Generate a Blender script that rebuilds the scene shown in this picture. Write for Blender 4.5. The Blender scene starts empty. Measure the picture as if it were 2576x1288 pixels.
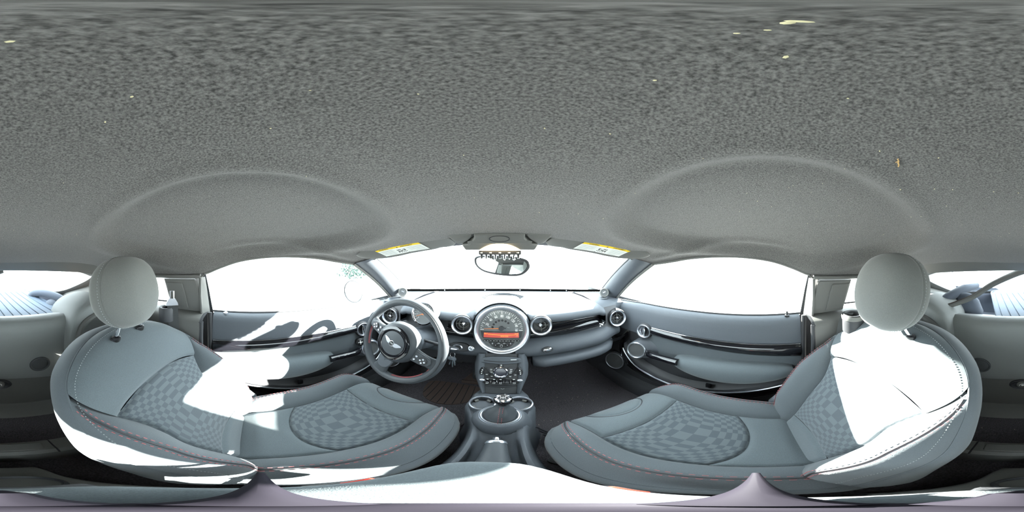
import bpy, bmesh, math, random
from math import sin, cos, tan, pi, radians, sqrt, exp, atan2
from mathutils import Vector as V, Matrix

random.seed(7)
SC = bpy.context.scene
COL = SC.collection

# ---------------------------------------------------------------- camera, world, sun, exposure
cam = bpy.data.cameras.new('camera')
cam.type = 'PANO'
try:
    cam.panorama_type = 'EQUIRECTANGULAR'
except Exception:
    pass
try:
    cam.cycles.panorama_type = 'EQUIRECTANGULAR'
except Exception:
    pass
cam.clip_start = 0.005
camo = bpy.data.objects.new('camera', cam)
camo.location = (0.017, 0.0, 0.95)
camo.rotation_euler = (radians(90), 0, radians(-2.2))
COL.objects.link(camo)
SC.camera = camo

wd = bpy.data.worlds.new('sky')
SC.world = wd
wd.use_nodes = True
bg = wd.node_tree.nodes['Background']
bg.inputs[0].default_value = (0.84, 0.94, 1.0, 1)
bg.inputs[1].default_value = 3.2

SUN_DIR = V((sin(radians(51)) * cos(radians(22)), cos(radians(51)) * cos(radians(22)), sin(radians(22))))
sl = bpy.data.lights.new('sun', 'SUN')
sl.energy = 24.0
sl.angle = radians(0.53)
sl.color = (1.0, 0.97, 0.90)
so = bpy.data.objects.new('sun', sl)
so.rotation_euler = SUN_DIR.to_track_quat('Z', 'Y').to_euler()
so.location = SUN_DIR * 6
COL.objects.link(so)

SC.view_settings.view_transform = 'Standard'
SC.view_settings.look = 'None'
SC.view_settings.gamma = 1
SC.view_settings.use_curve_mapping = False
SC.view_settings.exposure = 1.85
SC.cycles.max_bounces = 10
SC.cycles.diffuse_bounces = 5
SC.cycles.transparent_max_bounces = 12
SC.cycles.sample_clamp_indirect = 6

# ---------------------------------------------------------------- materials
def nodes_of(m):
    nt = m.node_tree
    return nt, nt.nodes, nt.links, nt.nodes['Principled BSDF']

def mat(name, col, rough=0.6, metal=0.0, bump=None, var=None, sheen=0.0, spec=0.5, coat=0.0, emit=None):
    """bump=(scale, strength); var=(scale, amount) modulates the base colour"""
    m = bpy.data.materials.new(name)
    m.use_nodes = True
    nt, N, L, p = nodes_of(m)
    p.inputs['Base Color'].default_value = (*col, 1)
    p.inputs['Roughness'].default_value = rough
    p.inputs['Metallic'].default_value = metal
    p.inputs['Specular IOR Level'].default_value = spec
    p.inputs['Coat Weight'].default_value = coat
    if sheen:
        p.inputs['Sheen Weight'].default_value = sheen
        p.inputs['Sheen Roughness'].default_value = 0.5
    tc = None
    if bump or var:
        tc = N.new('ShaderNodeTexCoord')
    if var:
        n = N.new('ShaderNodeTexNoise')
        n.inputs['Scale'].default_value = var[0]
        n.inputs['Detail'].default_value = 3
        L.new(tc.outputs['Object'], n.inputs['Vector'])
        r = N.new('ShaderNodeValToRGB')
        a = var[1]
        r.color_ramp.elements[0].position = 0.3
        r.color_ramp.elements[1].position = 0.7
        r.color_ramp.elements[0].color = (*[c * (1 - a) for c in col], 1)
        r.color_ramp.elements[1].color = (*[min(1, c * (1 + a)) for c in col], 1)
        L.new(n.outputs['Fac'], r.inputs['Fac'])
        L.new(r.outputs['Color'], p.inputs['Base Color'])
    if bump:
        n = N.new('ShaderNodeTexNoise')
        n.inputs['Scale'].default_value = bump[0]
        n.inputs['Detail'].default_value = 2
        L.new(tc.outputs['Object'], n.inputs['Vector'])
        b = N.new('ShaderNodeBump')
        b.inputs['Strength'].default_value = bump[1]
        b.inputs['Distance'].default_value = 0.001
        L.new(n.outputs['Fac'], b.inputs['Height'])
        L.new(b.outputs['Normal'], p.inputs['Normal'])
    if emit:
        p.inputs['Emission Color'].default_value = (*emit[0], 1)
        p.inputs['Emission Strength'].default_value = emit[1]
    return m

def glass(name, tint, refl=0.03):
    m = bpy.data.materials.new(name)
    m.use_nodes = True
    nt = m.node_tree
    N, L = nt.nodes, nt.links
    N.clear()
    out = N.new('ShaderNodeOutputMaterial')
    mix = N.new('ShaderNodeMixShader')
    tr = N.new('ShaderNodeBsdfTransparent')
    tr.inputs[0].default_value = (*tint, 1)
    gl = N.new('ShaderNodeBsdfGlossy')
    gl.inputs['Roughness'].default_value = 0.02
    lw = N.new('ShaderNodeLayerWeight')
    pw = N.new('ShaderNodeMath')
    pw.operation = 'POWER'
    pw.inputs[1].default_value = 5.0
    L.new(lw.outputs['Facing'], pw.inputs[0])
    ma = N.new('ShaderNodeMath')
    ma.operation = 'MULTIPLY_ADD'
    ma.inputs[1].default_value = 0.5
    ma.inputs[2].default_value = refl
    L.new(pw.outputs[0], ma.inputs[0])
    L.new(ma.outputs[0], mix.inputs[0])
    L.new(tr.outputs[0], mix.inputs[1])
    L.new(gl.outputs[0], mix.inputs[2])
    L.new(mix.outputs[0], out.inputs[0])
    return m

def checker_mat(name, c1, c2):
    m = mat(name, c1, 0.95, bump=(900, 0.25), sheen=0.2)
    nt, N, L, p = nodes_of(m)
    uv = N.new('ShaderNodeUVMap')
    ck = N.new('ShaderNodeTexChecker')
    ck.inputs['Scale'].default_value = 1.0
    ck.inputs['Color1'].default_value = (*c1, 1)
    ck.inputs['Color2'].default_value = (*c2, 1)
    L.new(uv.outputs[0], ck.inputs['Vector'])
    L.new(ck.outputs['Color'], p.inputs['Base Color'])
    return m

M = {}
M['headliner'] = mat('headliner_felt', (0.125, 0.120, 0.115), 0.95, bump=(420, 0.9), var=(560, 0.6), sheen=0.15, spec=0.2)
M['fabric'] = mat('seat_cloth', (0.102, 0.121, 0.131), 0.92, bump=(900, 0.35), var=(700, 0.15), sheen=0.25, spec=0.3)
M['leather'] = mat('seat_bolster_cloth', (0.090, 0.104, 0.114), 0.8, bump=(600, 0.3), var=(700, 0.1), sheen=0.2, spec=0.35)
M['checker'] = checker_mat('checked_seat_cloth', (0.099, 0.117, 0.128), (0.067, 0.081, 0.092))
M['dash'] = mat('dash_plastic', (0.088, 0.098, 0.112), 0.55, bump=(700, 0.5), spec=0.4)
M['plastic'] = mat('grey_plastic', (0.140, 0.139, 0.130), 0.55, bump=(700, 0.4), spec=0.4)
M['dark'] = mat('dark_plastic', (0.042, 0.043, 0.047), 0.5, bump=(600, 0.3), spec=0.4)
M['black'] = mat('black_plastic', (0.010, 0.010, 0.012), 0.4)
M['piano'] = mat('gloss_black_trim', (0.006, 0.006, 0.008), 0.06, coat=0.5)
M['chrome'] = mat('chrome', (0.85, 0.86, 0.90), 0.08, 1.0)
M['satin'] = mat('satin_silver', (0.72, 0.74, 0.80), 0.28, 0.9)
M['carpet'] = mat('carpet', (0.088, 0.081, 0.088), 1.0, bump=(500, 1.0), var=(300, 0.5), spec=0.1)
M['mat_rubber'] = mat('brown_heel_pad', (0.080, 0.056, 0.048), 0.8, bump=(300, 0.3))  # heel pad brown carries the sun flare in its colour
M['wheel_leather'] = mat('wheel_leather', (0.055, 0.062, 0.070), 0.5, bump=(900, 0.25), spec=0.45)
M['red'] = mat('red_thread', (0.42, 0.11, 0.115), 0.7)
M['thread'] = mat('grey_thread', (0.30, 0.32, 0.32), 0.7)
M['red_plastic'] = mat('red_plastic', (0.75, 0.05, 0.03), 0.4)
M['dial'] = mat('dial_face', (0.150, 0.157, 0.158), 0.6)
M['white'] = mat('white_print', (0.85, 0.85, 0.82), 0.6)
M['paper'] = mat('label_paper', (0.80, 0.82, 0.78), 0.5)
M['yellow'] = mat('label_yellow', (0.85, 0.60, 0.03), 0.5)
M['ink'] = mat('label_ink', (0.02, 0.02, 0.02), 0.6)
M['greyink'] = mat('label_grey_ink', (0.45, 0.46, 0.46), 0.6)
M['orange'] = mat('orange_needle', (0.95, 0.25, 0.04), 0.4)
M['lcd'] = mat('orange_display', (0.30, 0.05, 0.04), 0.3, emit=((1.0, 0.13, 0.09), 0.12))
M['lcdtext'] = mat('display_text', (1.0, 0.3, 0.02), 0.3, emit=((1.0, 0.30, 0.02), 0.5))
M['lamp'] = mat('lamp_lens', (1, 0.9, 0.7), 0.4, emit=((1.0, 0.75, 0.42), 5))
M['trunklamp'] = mat('trunk_lamp_lens', (1, 0.8, 0.6), 0.4, emit=((1.0, 0.45, 0.2), 2.5))
M['trunk'] = mat('trunk_cloth', (0.090, 0.105, 0.135), 0.9, bump=(500, 0.5), sheen=0.2)
M['cargo'] = mat('cargo_cover_board', (0.085, 0.115, 0.16), 0.7, bump=(400, 0.3))  # bluish cast of the sky light is put into the board colour
M['mirrorglass'] = mat('mirror_glass', (0.86, 0.93, 0.93), 0.02, 1.0)
M['carpaint'] = mat('pale_body_paint', (0.45, 0.58, 0.62), 0.2, coat=0.6)
M['glass'] = glass('window_glass', (0.93, 0.97, 0.96))
M['clear'] = glass('clear_lens', (1, 1, 1), 0.012)
M['concrete'] = mat('pale_concrete', (0.55, 0.55, 0.53), 0.9, var=(2, 0.1))
M['leaf'] = mat('hedge_leaf', (0.022, 0.055, 0.045), 0.7)
M['facade'] = mat('pale_facade', (0.70, 0.72, 0.70), 0.8)
M['facade_glass'] = mat('facade_window', (0.20, 0.26, 0.28), 0.15)
M['crumb'] = mat('pale_crumbs', (0.55, 0.47, 0.36), 0.9)
M['straw'] = mat('dry_leaf', (0.70, 0.45, 0.18), 0.8)
M['tan'] = mat('pale_lint', (0.75, 0.68, 0.42), 0.8)
M['belt'] = mat('belt_webbing', (0.040, 0.042, 0.042), 0.8, bump=(600, 0.4))
M['mesh'] = mat('speaker_mesh', (0.085, 0.088, 0.09), 0.6, bump=(1300, 1.0))
M['tripod'] = mat('tripod_rubber', (0.014, 0.012, 0.018), 0.7, spec=0.15)
M['tripodleg'] = mat('tripod_leg', (0.42, 0.42, 0.40), 0.4, 0.3)
M['rubber'] = mat('seal_rubber', (0.02, 0.02, 0.022), 0.7)
M['bulkhead'] = mat('bulkhead_plastic', (0.235, 0.242, 0.238), 0.6, bump=(700, 0.4), spec=0.35)
M['void'] = mat('dark_opening', (0.003, 0.003, 0.003), 1.0, spec=0.0)
M['headrest'] = mat('headrest_cloth', (0.140, 0.146, 0.140), 0.9, bump=(900, 0.3), var=(700, 0.12), sheen=0.25, spec=0.3)
M['panel'] = mat('stack_plastic', (0.070, 0.072, 0.076), 0.55, bump=(700, 0.3))
M['purple'] = mat('knob_centre', (0.02, 0.02, 0.035), 0.15)

# ---------------------------------------------------------------- mesh helpers
ORI = {}

class Fr:
    """local frame: o + a*e1 + b*e2 + c*e3"""
    def __init__(s, o, e1, e2, e3=None):
        s.o = V(o)
        s.e1 = V(e1).normalized()
        e2 = V(e2)
        s.e2 = (e2 - s.e1 * e2.dot(s.e1)).normalized()
        s.e3 = V(e3).normalized() if e3 is not None else s.e1.cross(s.e2)
    def __call__(s, a, b, c=0.0):
        return s.o + s.e1 * a + s.e2 * b + s.e3 * c
    def rot(s, ang):
        c, d = cos(ang), sin(ang)
        return Fr(s.o, s.e1 * c + s.e2 * d, s.e2 * c - s.e1 * d, s.e3)
    def at(s, a, b, c=0.0):
        return Fr(s(a, b, c), s.e1, s.e2, s.e3)

WORLD = Fr((0, 0, 0), (1, 0, 0), (0, 1, 0))

class MB:
    def __init__(s):
        s.v, s.f, s.uv = [], [], {}
    def add(s, vs, fs):
        b = len(s.v)
        s.v += [V(p) for p in vs]
        s.f += [[i + b for i in f] for f in fs]
        return s
    def grid(s, P, cu=False, cv=False):
        nu, nv = len(P), len(P[0])
        vs = [p for r in P for p in r]
        fs = []
        for i in range(nu if cu else nu - 1):
            for j in range(nv if cv else nv - 1):
                i2, j2 = (i + 1) % nu, (j + 1) % nv
                fs.append((i * nv + j, i2 * nv + j, i2 * nv + j2, i * nv + j2))
        return s.add(vs, fs)
    def tube(s, path, r, n=8, closed=False, sq=None, up=None):
        path = [V(p) for p in path]
        m = len(path)
        rr = r if isinstance(r, (list, tuple)) else [r] * m
        rings = []
        ref = V(up) if up is not None else V((0.13, 0.21, 0.97))
        for i, p in enumerate(path):
            if closed:
                t = path[(i + 1) % m] - path[i - 1]
            else:
                t = path[min(i + 1, m - 1)] - path[max(i - 1, 0)]
            if t.length < 1e-9:
                t = V((0, 0, 1))
            t.normalize()
            a = t.cross(ref)
            if a.length < 1e-3:
                a = t.cross(V((1, 0, 0)))
            a.normalize()
            b = a.cross(t)
            ka, kb = (1, 1) if sq is None else sq
            rings.append([p + (a * cos(2 * pi * k / n) * ka + b * sin(2 * pi * k / n) * kb) * rr[i] for k in range(n)])
        base = len(s.v)
        s.grid(rings, cu=closed, cv=True)
        if not closed:
            s.f.append([base + k for k in range(n)])
            s.f.append([base + (m - 1) * n + k for k in range(n)])
        return s
    def lathe(s, prof, fr, n=32, sx=1.0, sy=1.0, cap=True):
        """prof [(radius, height)] about fr.e3"""
        P = [[fr(r * cos(2 * pi * k / n) * sx, r * sin(2 * pi * k / n) * sy, h) for k in range(n)] for r, h in prof]
        base = len(s.v)
        s.grid(P, cv=True)
        if cap:
            if prof[0][0] > 1e-6:
                s.f.append([base + k for k in range(n)])
            if prof[-1][0] > 1e-6:
                s.f.append([base + (len(prof) - 1) * n + k for k in range(n)])
        return s
    def prism(s, poly, fr, h0, h1, bev=0.0):
        """poly [(a,b)] extruded from h0 to h1 along fr.e3, top edge chamfered by bev"""
        n = len(poly)
        cx = sum(p[0] for p in poly) / n
        cy = sum(p[1] for p in poly) / n
        def inset(d):
            out = []
            for i in range(n):
                p0, p1, p2 = poly[i - 1], poly[i], poly[(i + 1) % n]
                d1 = V((p1[0] - p0[0], p1[1] - p0[1], 0))
                d2 = V((p2[0] - p1[0], p2[1] - p1[1], 0))
                if d1.length < 1e-9 or d2.length < 1e-9:
                    out.append(p1)
                    continue
                d1.normalize(); d2.normalize()
                n1 = V((-d1.y, d1.x, 0)); n2 = V((-d2.y, d2.x, 0))
                nn = n1 + n2
                if nn.length < 1e-6:
                    out.append(p1); continue
                nn.normalize()
                k = d / max(0.4, nn.dot(n1))
                out.append((p1[0] + nn.x * k, p1[1] + nn.y * k))
            return out
        area = sum(poly[i - 1][0] * poly[i][1] - poly[i][0] * poly[i - 1][1] for i in range(n))
        sg = 1 if area > 0 else -1
        rings = [[fr(a, b, h0) for a, b in poly]]
        if bev:
            bh = bev if h1 > h0 else -bev
            rings.append([fr(a, b, h1 - bh) for a, b in poly])
            rings.append([fr(a, b, h1) for a, b in inset(sg * bev)])
        else:
            rings.append([fr(a, b, h1) for a, b in poly])
        base = len(s.v)
        s.grid(rings, cv=True)
        s.f.append([base + k for k in range(n)])
        s.f.append([base + (len(rings) - 1) * n + k for k in range(n)])
        return s
    def box(s, c, size, fr=None, bev=0.0, seg=2):
        fr = fr or WORLD
        bm = bmesh.new()
        bmesh.ops.create_cube(bm, size=1.0)
        for v in bm.verts:
            v.co = V((v.co.x * size[0], v.co.y * size[1], v.co.z * size[2]))
        if bev:
            bmesh.ops.bevel(bm, geom=bm.edges[:], offset=bev, segments=seg, profile=0.5, affect='EDGES')
        bm.verts.index_update()
        vs = [fr(c[0] + v.co.x, c[1] + v.co.y, c[2] + v.co.z) for v in bm.verts]
        fs = [[v.index for v in f.verts] for f in bm.faces]
        bm.free()
        return s.add(vs, fs)
    def ell(s, fr, c, r, e1=2.0, e2=2.0, nu=32, nv=20, keep=None):
        """superellipsoid"""
        def pw(x, e):
            return (abs(x) ** (2.0 / e)) * (1 if x >= 0 else -1)
        P = []
        for i in range(nv + 1):
            t = -pi / 2 + pi * i / nv
            row = []
            for k in range(nu):
                u = 2 * pi * k / nu
                row.append(fr(c[0] + r[0] * pw(cos(t), e1) * pw(cos(u), e2),
                              c[1] + r[1] * pw(cos(t), e1) * pw(sin(u), e2),
                              c[2] + r[2] * pw(sin(t), e1)))
            P.append(row)
        return s.grid(P, cv=True)
    def text(s, body, fr, size, h=0.0004, align='CENTER', bold=0.0):
        cu = bpy.data.curves.new('t', 'FONT')
        cu.body = body
        cu.size = size
        cu.align_x = align
        cu.align_y = 'CENTER'
        cu.resolution_u = 2
        cu.offset = size * bold
        ob = bpy.data.objects.new('t', cu)
        COL.objects.link(ob)
        dg = bpy.context.evaluated_depsgraph_get()
        me = ob.evaluated_get(dg).to_mesh()
        vs = [fr(v.co.x, v.co.y, h) for v in me.vertices]
        fs = [list(p.vertices) for p in me.polygons]
        ob.evaluated_get(dg).to_mesh_clear()
        bpy.data.objects.remove(ob)
        bpy.data.curves.remove(cu)
        return s.add(vs, fs)
    def build(s, name, m, parent=None, smooth=38, T=None, **props):
        org = V((0, 0, 0))
        if parent is not None:
            org = ORI[parent.name]
        elif 'loc' in props:
            org = V(props.pop('loc'))
        me = bpy.data.meshes.new(name)
        vs = [(T(v) if T else v) - org for v in s.v]
        me.from_pydata([tuple(v) for v in vs], [], s.f)
        me.validate()
        if s.uv:
            lay = me.uv_layers.new(name='UVMap')
            for lp in me.loops:
                lay.data[lp.index].uv = s.uv.get(lp.vertex_index, (0, 0))
        bm = bmesh.new()
        bm.from_mesh(me)
        bmesh.ops.remove_doubles(bm, verts=bm.verts[:], dist=1e-6)
        bmesh.ops.recalc_face_normals(bm, faces=bm.faces[:])
        bm.to_mesh(me)
        bm.free()
        if smooth:
            me.polygons.foreach_set('use_smooth', [True] * len(me.polygons))
            me.set_sharp_from_angle(angle=radians(smooth))
        me.materials.append(M[m])
        o = bpy.data.objects.new(name, me)
        COL.objects.link(o)
        if parent is not None:
            o.parent = parent
            ORI[o.name] = org
        else:
            o.location = org
            ORI[o.name] = org
        for k, v in props.items():
            o[k] = v
        return o

def thing(name, label, cat, loc, group=None, kind=None):
    o = bpy.data.objects.new(name, None)
    o.empty_display_size = 0.02
    COL.objects.link(o)
    o.location = loc
    ORI[o.name] = V(loc)
    if label:
        o['label'] = label
    if cat:
        o['category'] = cat
    if group:
        o['group'] = group
    if kind:
        o['kind'] = kind
    return o

def lerp(a, b, t):
    return a + (b - a) * t

def sst(a, b, x):
    t = max(0.0, min(1.0, (x - a) / (b - a)))
    return t * t * (3 - 2 * t)

def interp(pts, x):
    if x <= pts[0][0]:
        return pts[0][1]
    for (x0, y0), (x1, y1) in zip(pts, pts[1:]):
        if x <= x1:
            return lerp(y0, y1, (x - x0) / (x1 - x0))
    return pts[-1][1]

def spline(pts, n=8, closed=False):
    """Catmull-Rom through points (tuples of any dimension)"""
    pts = [V(p) if len(p) == 3 else V((p[0], p[1], 0)) for p in pts]
    m = len(pts)
    out = []
    for i in range(m if closed else m - 1):
        p0 = pts[(i - 1) % m] if closed or i > 0 else pts[0]
        p1, p2 = pts[i], pts[(i + 1) % m]
        p3 = pts[(i + 2) % m] if closed or i + 2 < m else pts[-1]
        for k in range(n):
            t = k / n
            out.append(0.5 * ((2 * p1) + (p2 - p0) * t + (2 * p0 - 5 * p1 + 4 * p2 - p3) * t * t + (3 * p1 - p0 - 3 * p2 + p3) * t ** 3))
    if not closed:
        out.append(pts[-1])
    return out

def sp2(pts, n=8, closed=False):
    return [(p.x, p.y) for p in spline(pts, n, closed)]

def circ(r, n=32, c=(0, 0), sy=1.0):
    return [(c[0] + r * cos(2 * pi * k / n), c[1] + r * sy * sin(2 * pi * k / n)) for k in range(n)]

def rrect(w, h, r, n=5, c=(0, 0)):
    out = []
    for cx, cy, a0 in ((w / 2 - r, h / 2 - r, 0), (-w / 2 + r, h / 2 - r, 90), (-w / 2 + r, -h / 2 + r, 180), (w / 2 - r, -h / 2 + r, 270)):
        for k in range(n + 1):
            a = radians(a0 + 90 * k / n)
            out.append((c[0] + cx + r * cos(a), c[1] + cy + r * sin(a)))
    return out

def mirror_x(side):
    return (lambda v: V((v.x * side, v.y, v.z))) if side < 0 else None
# ================================================================ SETTING
# ---- roof lining -------------------------------------------------
RAIL_Z = [(-1.0, .80), (-.70, .845), (-.50, .862), (-.36, .868), (-.25, .872), (-.185, .878), (-.12, .905), (-.04, .932), (.06, .947), (.16, .950), (.27, .943), (.36, .928), (.45, .915), (.60, .90)]
RAIL_X = [(-1.0, .56), (-.6, .60), (-.25, .625), (-.10, .63), (.11, .625), (.30, .605), (.45, .585), (.60, .56)]
MID_Z = [(-1.0, .872), (-.86, .896), (-.70, .935), (-.50, .985), (-.30, 1.022), (-.10, 1.045), (.10, 1.05), (.30, 1.043), (.42, 1.028), (.50, 1.012), (.60, .995)]
def smooth_tab(tab):
    p = sp2(tab, 8)
    return lambda y: interp(p, y)
rail_z, rail_x, mid_z = smooth_tab(RAIL_Z), smooth_tab(RAIL_X), smooth_tab(MID_Z)

def roof_z(x, y):
    xr, zr, zm = rail_x(y), rail_z(y), mid_z(y)
    u = min(1.0, abs(x) / xr)
    z = zm - (zm - zr) * (0.35 * u ** 2 + 0.65 * u ** 4.2)
    # oval head-room hollow above each seat
    ex, ey = (abs(x) - .385) / .232, (y + .03) / .41
    d = sqrt(ex * ex + ey * ey)
    z += 0.022 * (1 - sst(.80, 1.04, d)) - 0.004 * exp(-((d - 1.05) / .06) ** 2)
    # crease that runs above the side windows
    z -= 0.006 * exp(-((abs(x) - .555) / .012) ** 2) * sst(-.2, .0, y) * (1 - sst(.35, .5, y))
    return z

mb = MB()
P = []
NY, NX = 130, 120
for i in range(NY + 1):
    y = lerp(-.88, .525, i / NY)
    row = []
    for j in range(NX + 1):
        a = -1 + 2 * j / NX
        x = a * rail_x(y)
        row.append(V((x, y, roof_z(x, y))))
    P.append(row)
mb.grid(P)
ceiling = mb.build('ceiling', 'headliner', smooth=180, kind='structure')

# header behind the visors (dark, paints the shadow line above them), bridges lining and windscreen
mb = MB()
def ws_top(a):      # windscreen upper edge, a in -1..1
    return V((.535 * a, .60 - .085 * a * a, .995 - .058 * a * a))
def ws_bot(a):
    return V((.665 * a, 1.20 - .225 * a * a, .690))
P = []
for k in range(5):
    t = k / 4
    P.append([V((lerp(a * rail_x(.52), ws_top(a).x, t), lerp(.520, ws_top(a).y, t), lerp(roof_z(a * rail_x(.52), .52), ws_top(a).z, t) + .006 * sin(pi * t))) for a in [-1 + j / 15 for j in range(31)]])
mb.grid(P)
mb.build('trim_1', 'dark', kind='structure')

# tiny bits of lint and dry leaf stuck to the roof lining
def on_roof(x, y, d=.002):
    return V((x, y, roof_z(x, y) - d))
mb = MB()
rnd = random.Random(3)
for k in range(110):
    x, y = rnd.uniform(-.5, .5), rnd.uniform(-.6, .42)
    if rnd.random() < .55:
        x, y = rnd.uniform(-.1, .5), rnd.uniform(-.55, .1)
    r = rnd.uniform(.0003, .0008)
    p = on_roof(x, y, r * .4)
    mb.ell(Fr(p, (cos(k), sin(k), 0), (-sin(k), cos(k), 0)), (0, 0, 0), (r * 1.6, r, r * .7), nu=5, nv=3)
mb.build('lint_specks', 'tan', kind='stuff', label='pale lint specks stuck all over the dark roof lining', category='lint')
mb = MB()
base = on_roof(.0295, -.003)
for dx, dy, rx, ry in ((0, 0, .0014, .0006), (.0012, -.0006, .0007, .001), (.006, -.0012, .0005, .0004), (.0085, -.0045, .0005, .0004)):
    mb.ell(Fr(base, (.2, -1, 0), (1, .2, 0)), (dy, dx, 0), (rx, ry, .0003), nu=8, nv=4)
mb.build('lint_tuft', 'tan', label='pale yellow tuft of lint near the middle of the roof lining', category='lint')
mb = MB()
pts = [on_roof(.108 + .0012 * k, -.101 - .0014 * k + .0008 * sin(k * 1.9), .001) for k in range(9)]
mb.tube(pts, [.0003, .0006, .0008, .0005, .0007, .0008, .0005, .0007, .0003], n=5)
mb.tube([pts[2], pts[2] + V((.003, .001, -.001))], [.0005, .0003], n=5)
mb.build('dry_leaf_scrap', 'straw', label='golden dry leaf scrap stuck to the roof lining over the passenger seat', category='leaf')

# ---- windows -----------------------------------------------------
mb = MB()
mb.grid([[ws_top(a).lerp(ws_bot(a), t) + V((0, 0, .018 * sin(pi * t))) for a in [-1 + j / 12 for j in range(25)]] for t in [k / 8 for k in range(9)]])
win1 = mb.build('window_1', 'glass', kind='structure')
ORI['window_1'] = V((0, 0, 0))
mb = MB()
mb.tube([ws_bot(-1 + j / 20) + V((0, -.014, .010)) for j in range(41)], .0085, n=8)
mb.build('windscreen_seal', 'void', parent=win1)
# dotted black band fades along the lower glass edge: little spacer pegs on the seal
for a in (-.62, -.2, .18, .5, .66):
    mb = MB()
    mb.ell(WORLD, tuple(ws_bot(a) + V((0, -.022, .010))), (.004, .003, .003), nu=8, nv=6)
    mb.build('spacer_peg', 'white', parent=win1)

BELT = [(-.22, .692), (0, .688), (.3, .684), (.60, .676), (.84, .655)]
def belt_z(y):
    return interp(BELT, y)
def apillar(t, q):
    """t 0 top..1 bottom, q 0 door side..1 windscreen side (right-hand side)"""
    a = V((lerp(.588, .690, t), lerp(.450, .850, t), lerp(.914, .648, t) + .018 * sin(pi * t)))
    b = V((lerp(.528, .658, t), lerp(.535, .975, t), lerp(.945, .700, t) + .012 * sin(pi * t)))
    return a, b

for s_i, sd in enumerate((-1, 1)):
    T = mirror_x(sd)
    # side glass
    mb = MB()
    P = []
    for i in range(25):
        y = lerp(-.185, .845, i / 24)
        if y < .44:
            top = V((rail_x(y) + .004, y, rail_z(y) + .004))
        else:
            t = (y - .44) / .41
            top = apillar(min(1, t), 0)[0] + V((.004, 0, .002))
        bot = V((.703, y, belt_z(y) - .01))
        P.append([top.lerp(bot, k / 4) + V((.012 * sin(pi * k / 4), 0, 0)) for k in range(5)])
    mb.grid(P)
    w = mb.build('window_%d' % (2 + s_i), 'glass', T=T, kind='structure')
    # rubber seal along the roof edge of the side opening
    mb = MB()
    pts = [V((rail_x(y), y, rail_z(y) - .001)) for y in [lerp(-.20, .45, k / 40) for k in range(41)]]
    pts = [V((.642, -.20, .70)), V((.636, -.203, .78)), V((.628, -.203, .86))] + pts[1:]
    mb.tube(pts, .006, n=8)
    o = mb.build('trim_%d' % (2 + s_i), 'plastic', T=T, kind='structure')
    # windscreen pillar cover
    mb = MB()
    P = []
    for i in range(17):
        t = i / 16
        a, b = apillar(t, 0)
        inward = V((-.6, -.55, .0)).normalized()
        row = []
        for k in range(11):
            q = k / 10
            row.append(a.lerp(b, q) + inward * (.042 * sin(pi * q) ** .7) * lerp(.8, 1.15, t))
        row.append(b + V((.02, .03, 0)))
        P.append(row)
    mb.grid(P)
    o = mb.build('trim_%d' % (4 + s_i), 'dash', T=T, kind='structure', smooth=60)
    # moulded edge strip on the door side of the pillar
    mb = MB()
    mb.tube([apillar(i / 16, 0)[0] + V((-.006, -.006, 0)) for i in range(17)], .0075, n=8)
    mb.build('edge_strip', 'plastic', T=T, parent=o)
    mb = MB()
    mb.tube([apillar(i / 16, 0)[1] + V((0, -.002, -.002)) for i in range(17)], .004, n=6)
    mb.build('glass_edge_seal', 'rubber', T=T, parent=o)

# ---- floor, sides ------------------------------------------------
mb = MB()
FL = [(-.66, .075), (-.40, .07), (-.1, .05), (.3, .02), (.75, .02), (.95, .05), (1.10, .22), (1.18, .45)]
P = []
for (y, z) in sp2(FL, 5):
    P.append([V((x, y, z)) for x in [-.70 + 1.4 * j / 28 for j in range(29)]])
mb.grid(P)
floor = mb.build('floor', 'carpet', kind='structure', smooth=60)

# under-dash / front wall closing the foot wells
mb = MB()
mb.grid([[V((x, 1.18, .45)), V((x, 1.19, .56)), V((x, 1.20, .655))] for x in (-.75, -.3, 0, .3, .75)])
mb.build('wall_front', 'dark', kind='structure')
for s_i, sd in enumerate((-1, 1)):
    T = mirror_x(sd)
    # sill and lower side wall
    mb = MB()
    prof = [(.72, .66), (.70, .40), (.695, .16), (.66, .13), (.62, .125), (.605, .10), (.60, .0)]
    mb.grid([[V((x, y, z)) for x, z in prof] for y in (-.20, .1, .4, .7, .95, 1.25)])
    # outer body side below the windows and the outer skin of the pillar
    mb.grid([[V((.735, y, z)) for z in (.672, .40, .0)] for y in (-.75, -.2, .3, .9, 1.3)])
    mb.grid([[V((.735, -.17, .67)), V((.69, -.18, .80)), V((.655, -.19, .895))], [V((.735, -.345, .67)), V((.69, -.36, .80)), V((.645, -.375, .885))]])
    mb.build('wall_%s' % ('left' if sd < 0 else 'right'), 'dark', T=T, kind='structure')
    # kick panel in front of the door
    mb = MB()
    mb.grid([[V((lerp(.63, .50, sst(.84, 1.15, y)), y, z)) for z in (.0, .2, .4, .62)] for y in (.82, .9, 1.0, 1.15)])
    mb.build('trim_%d' % (6 + s_i), 'dark', T=T, kind='structure')

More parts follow.
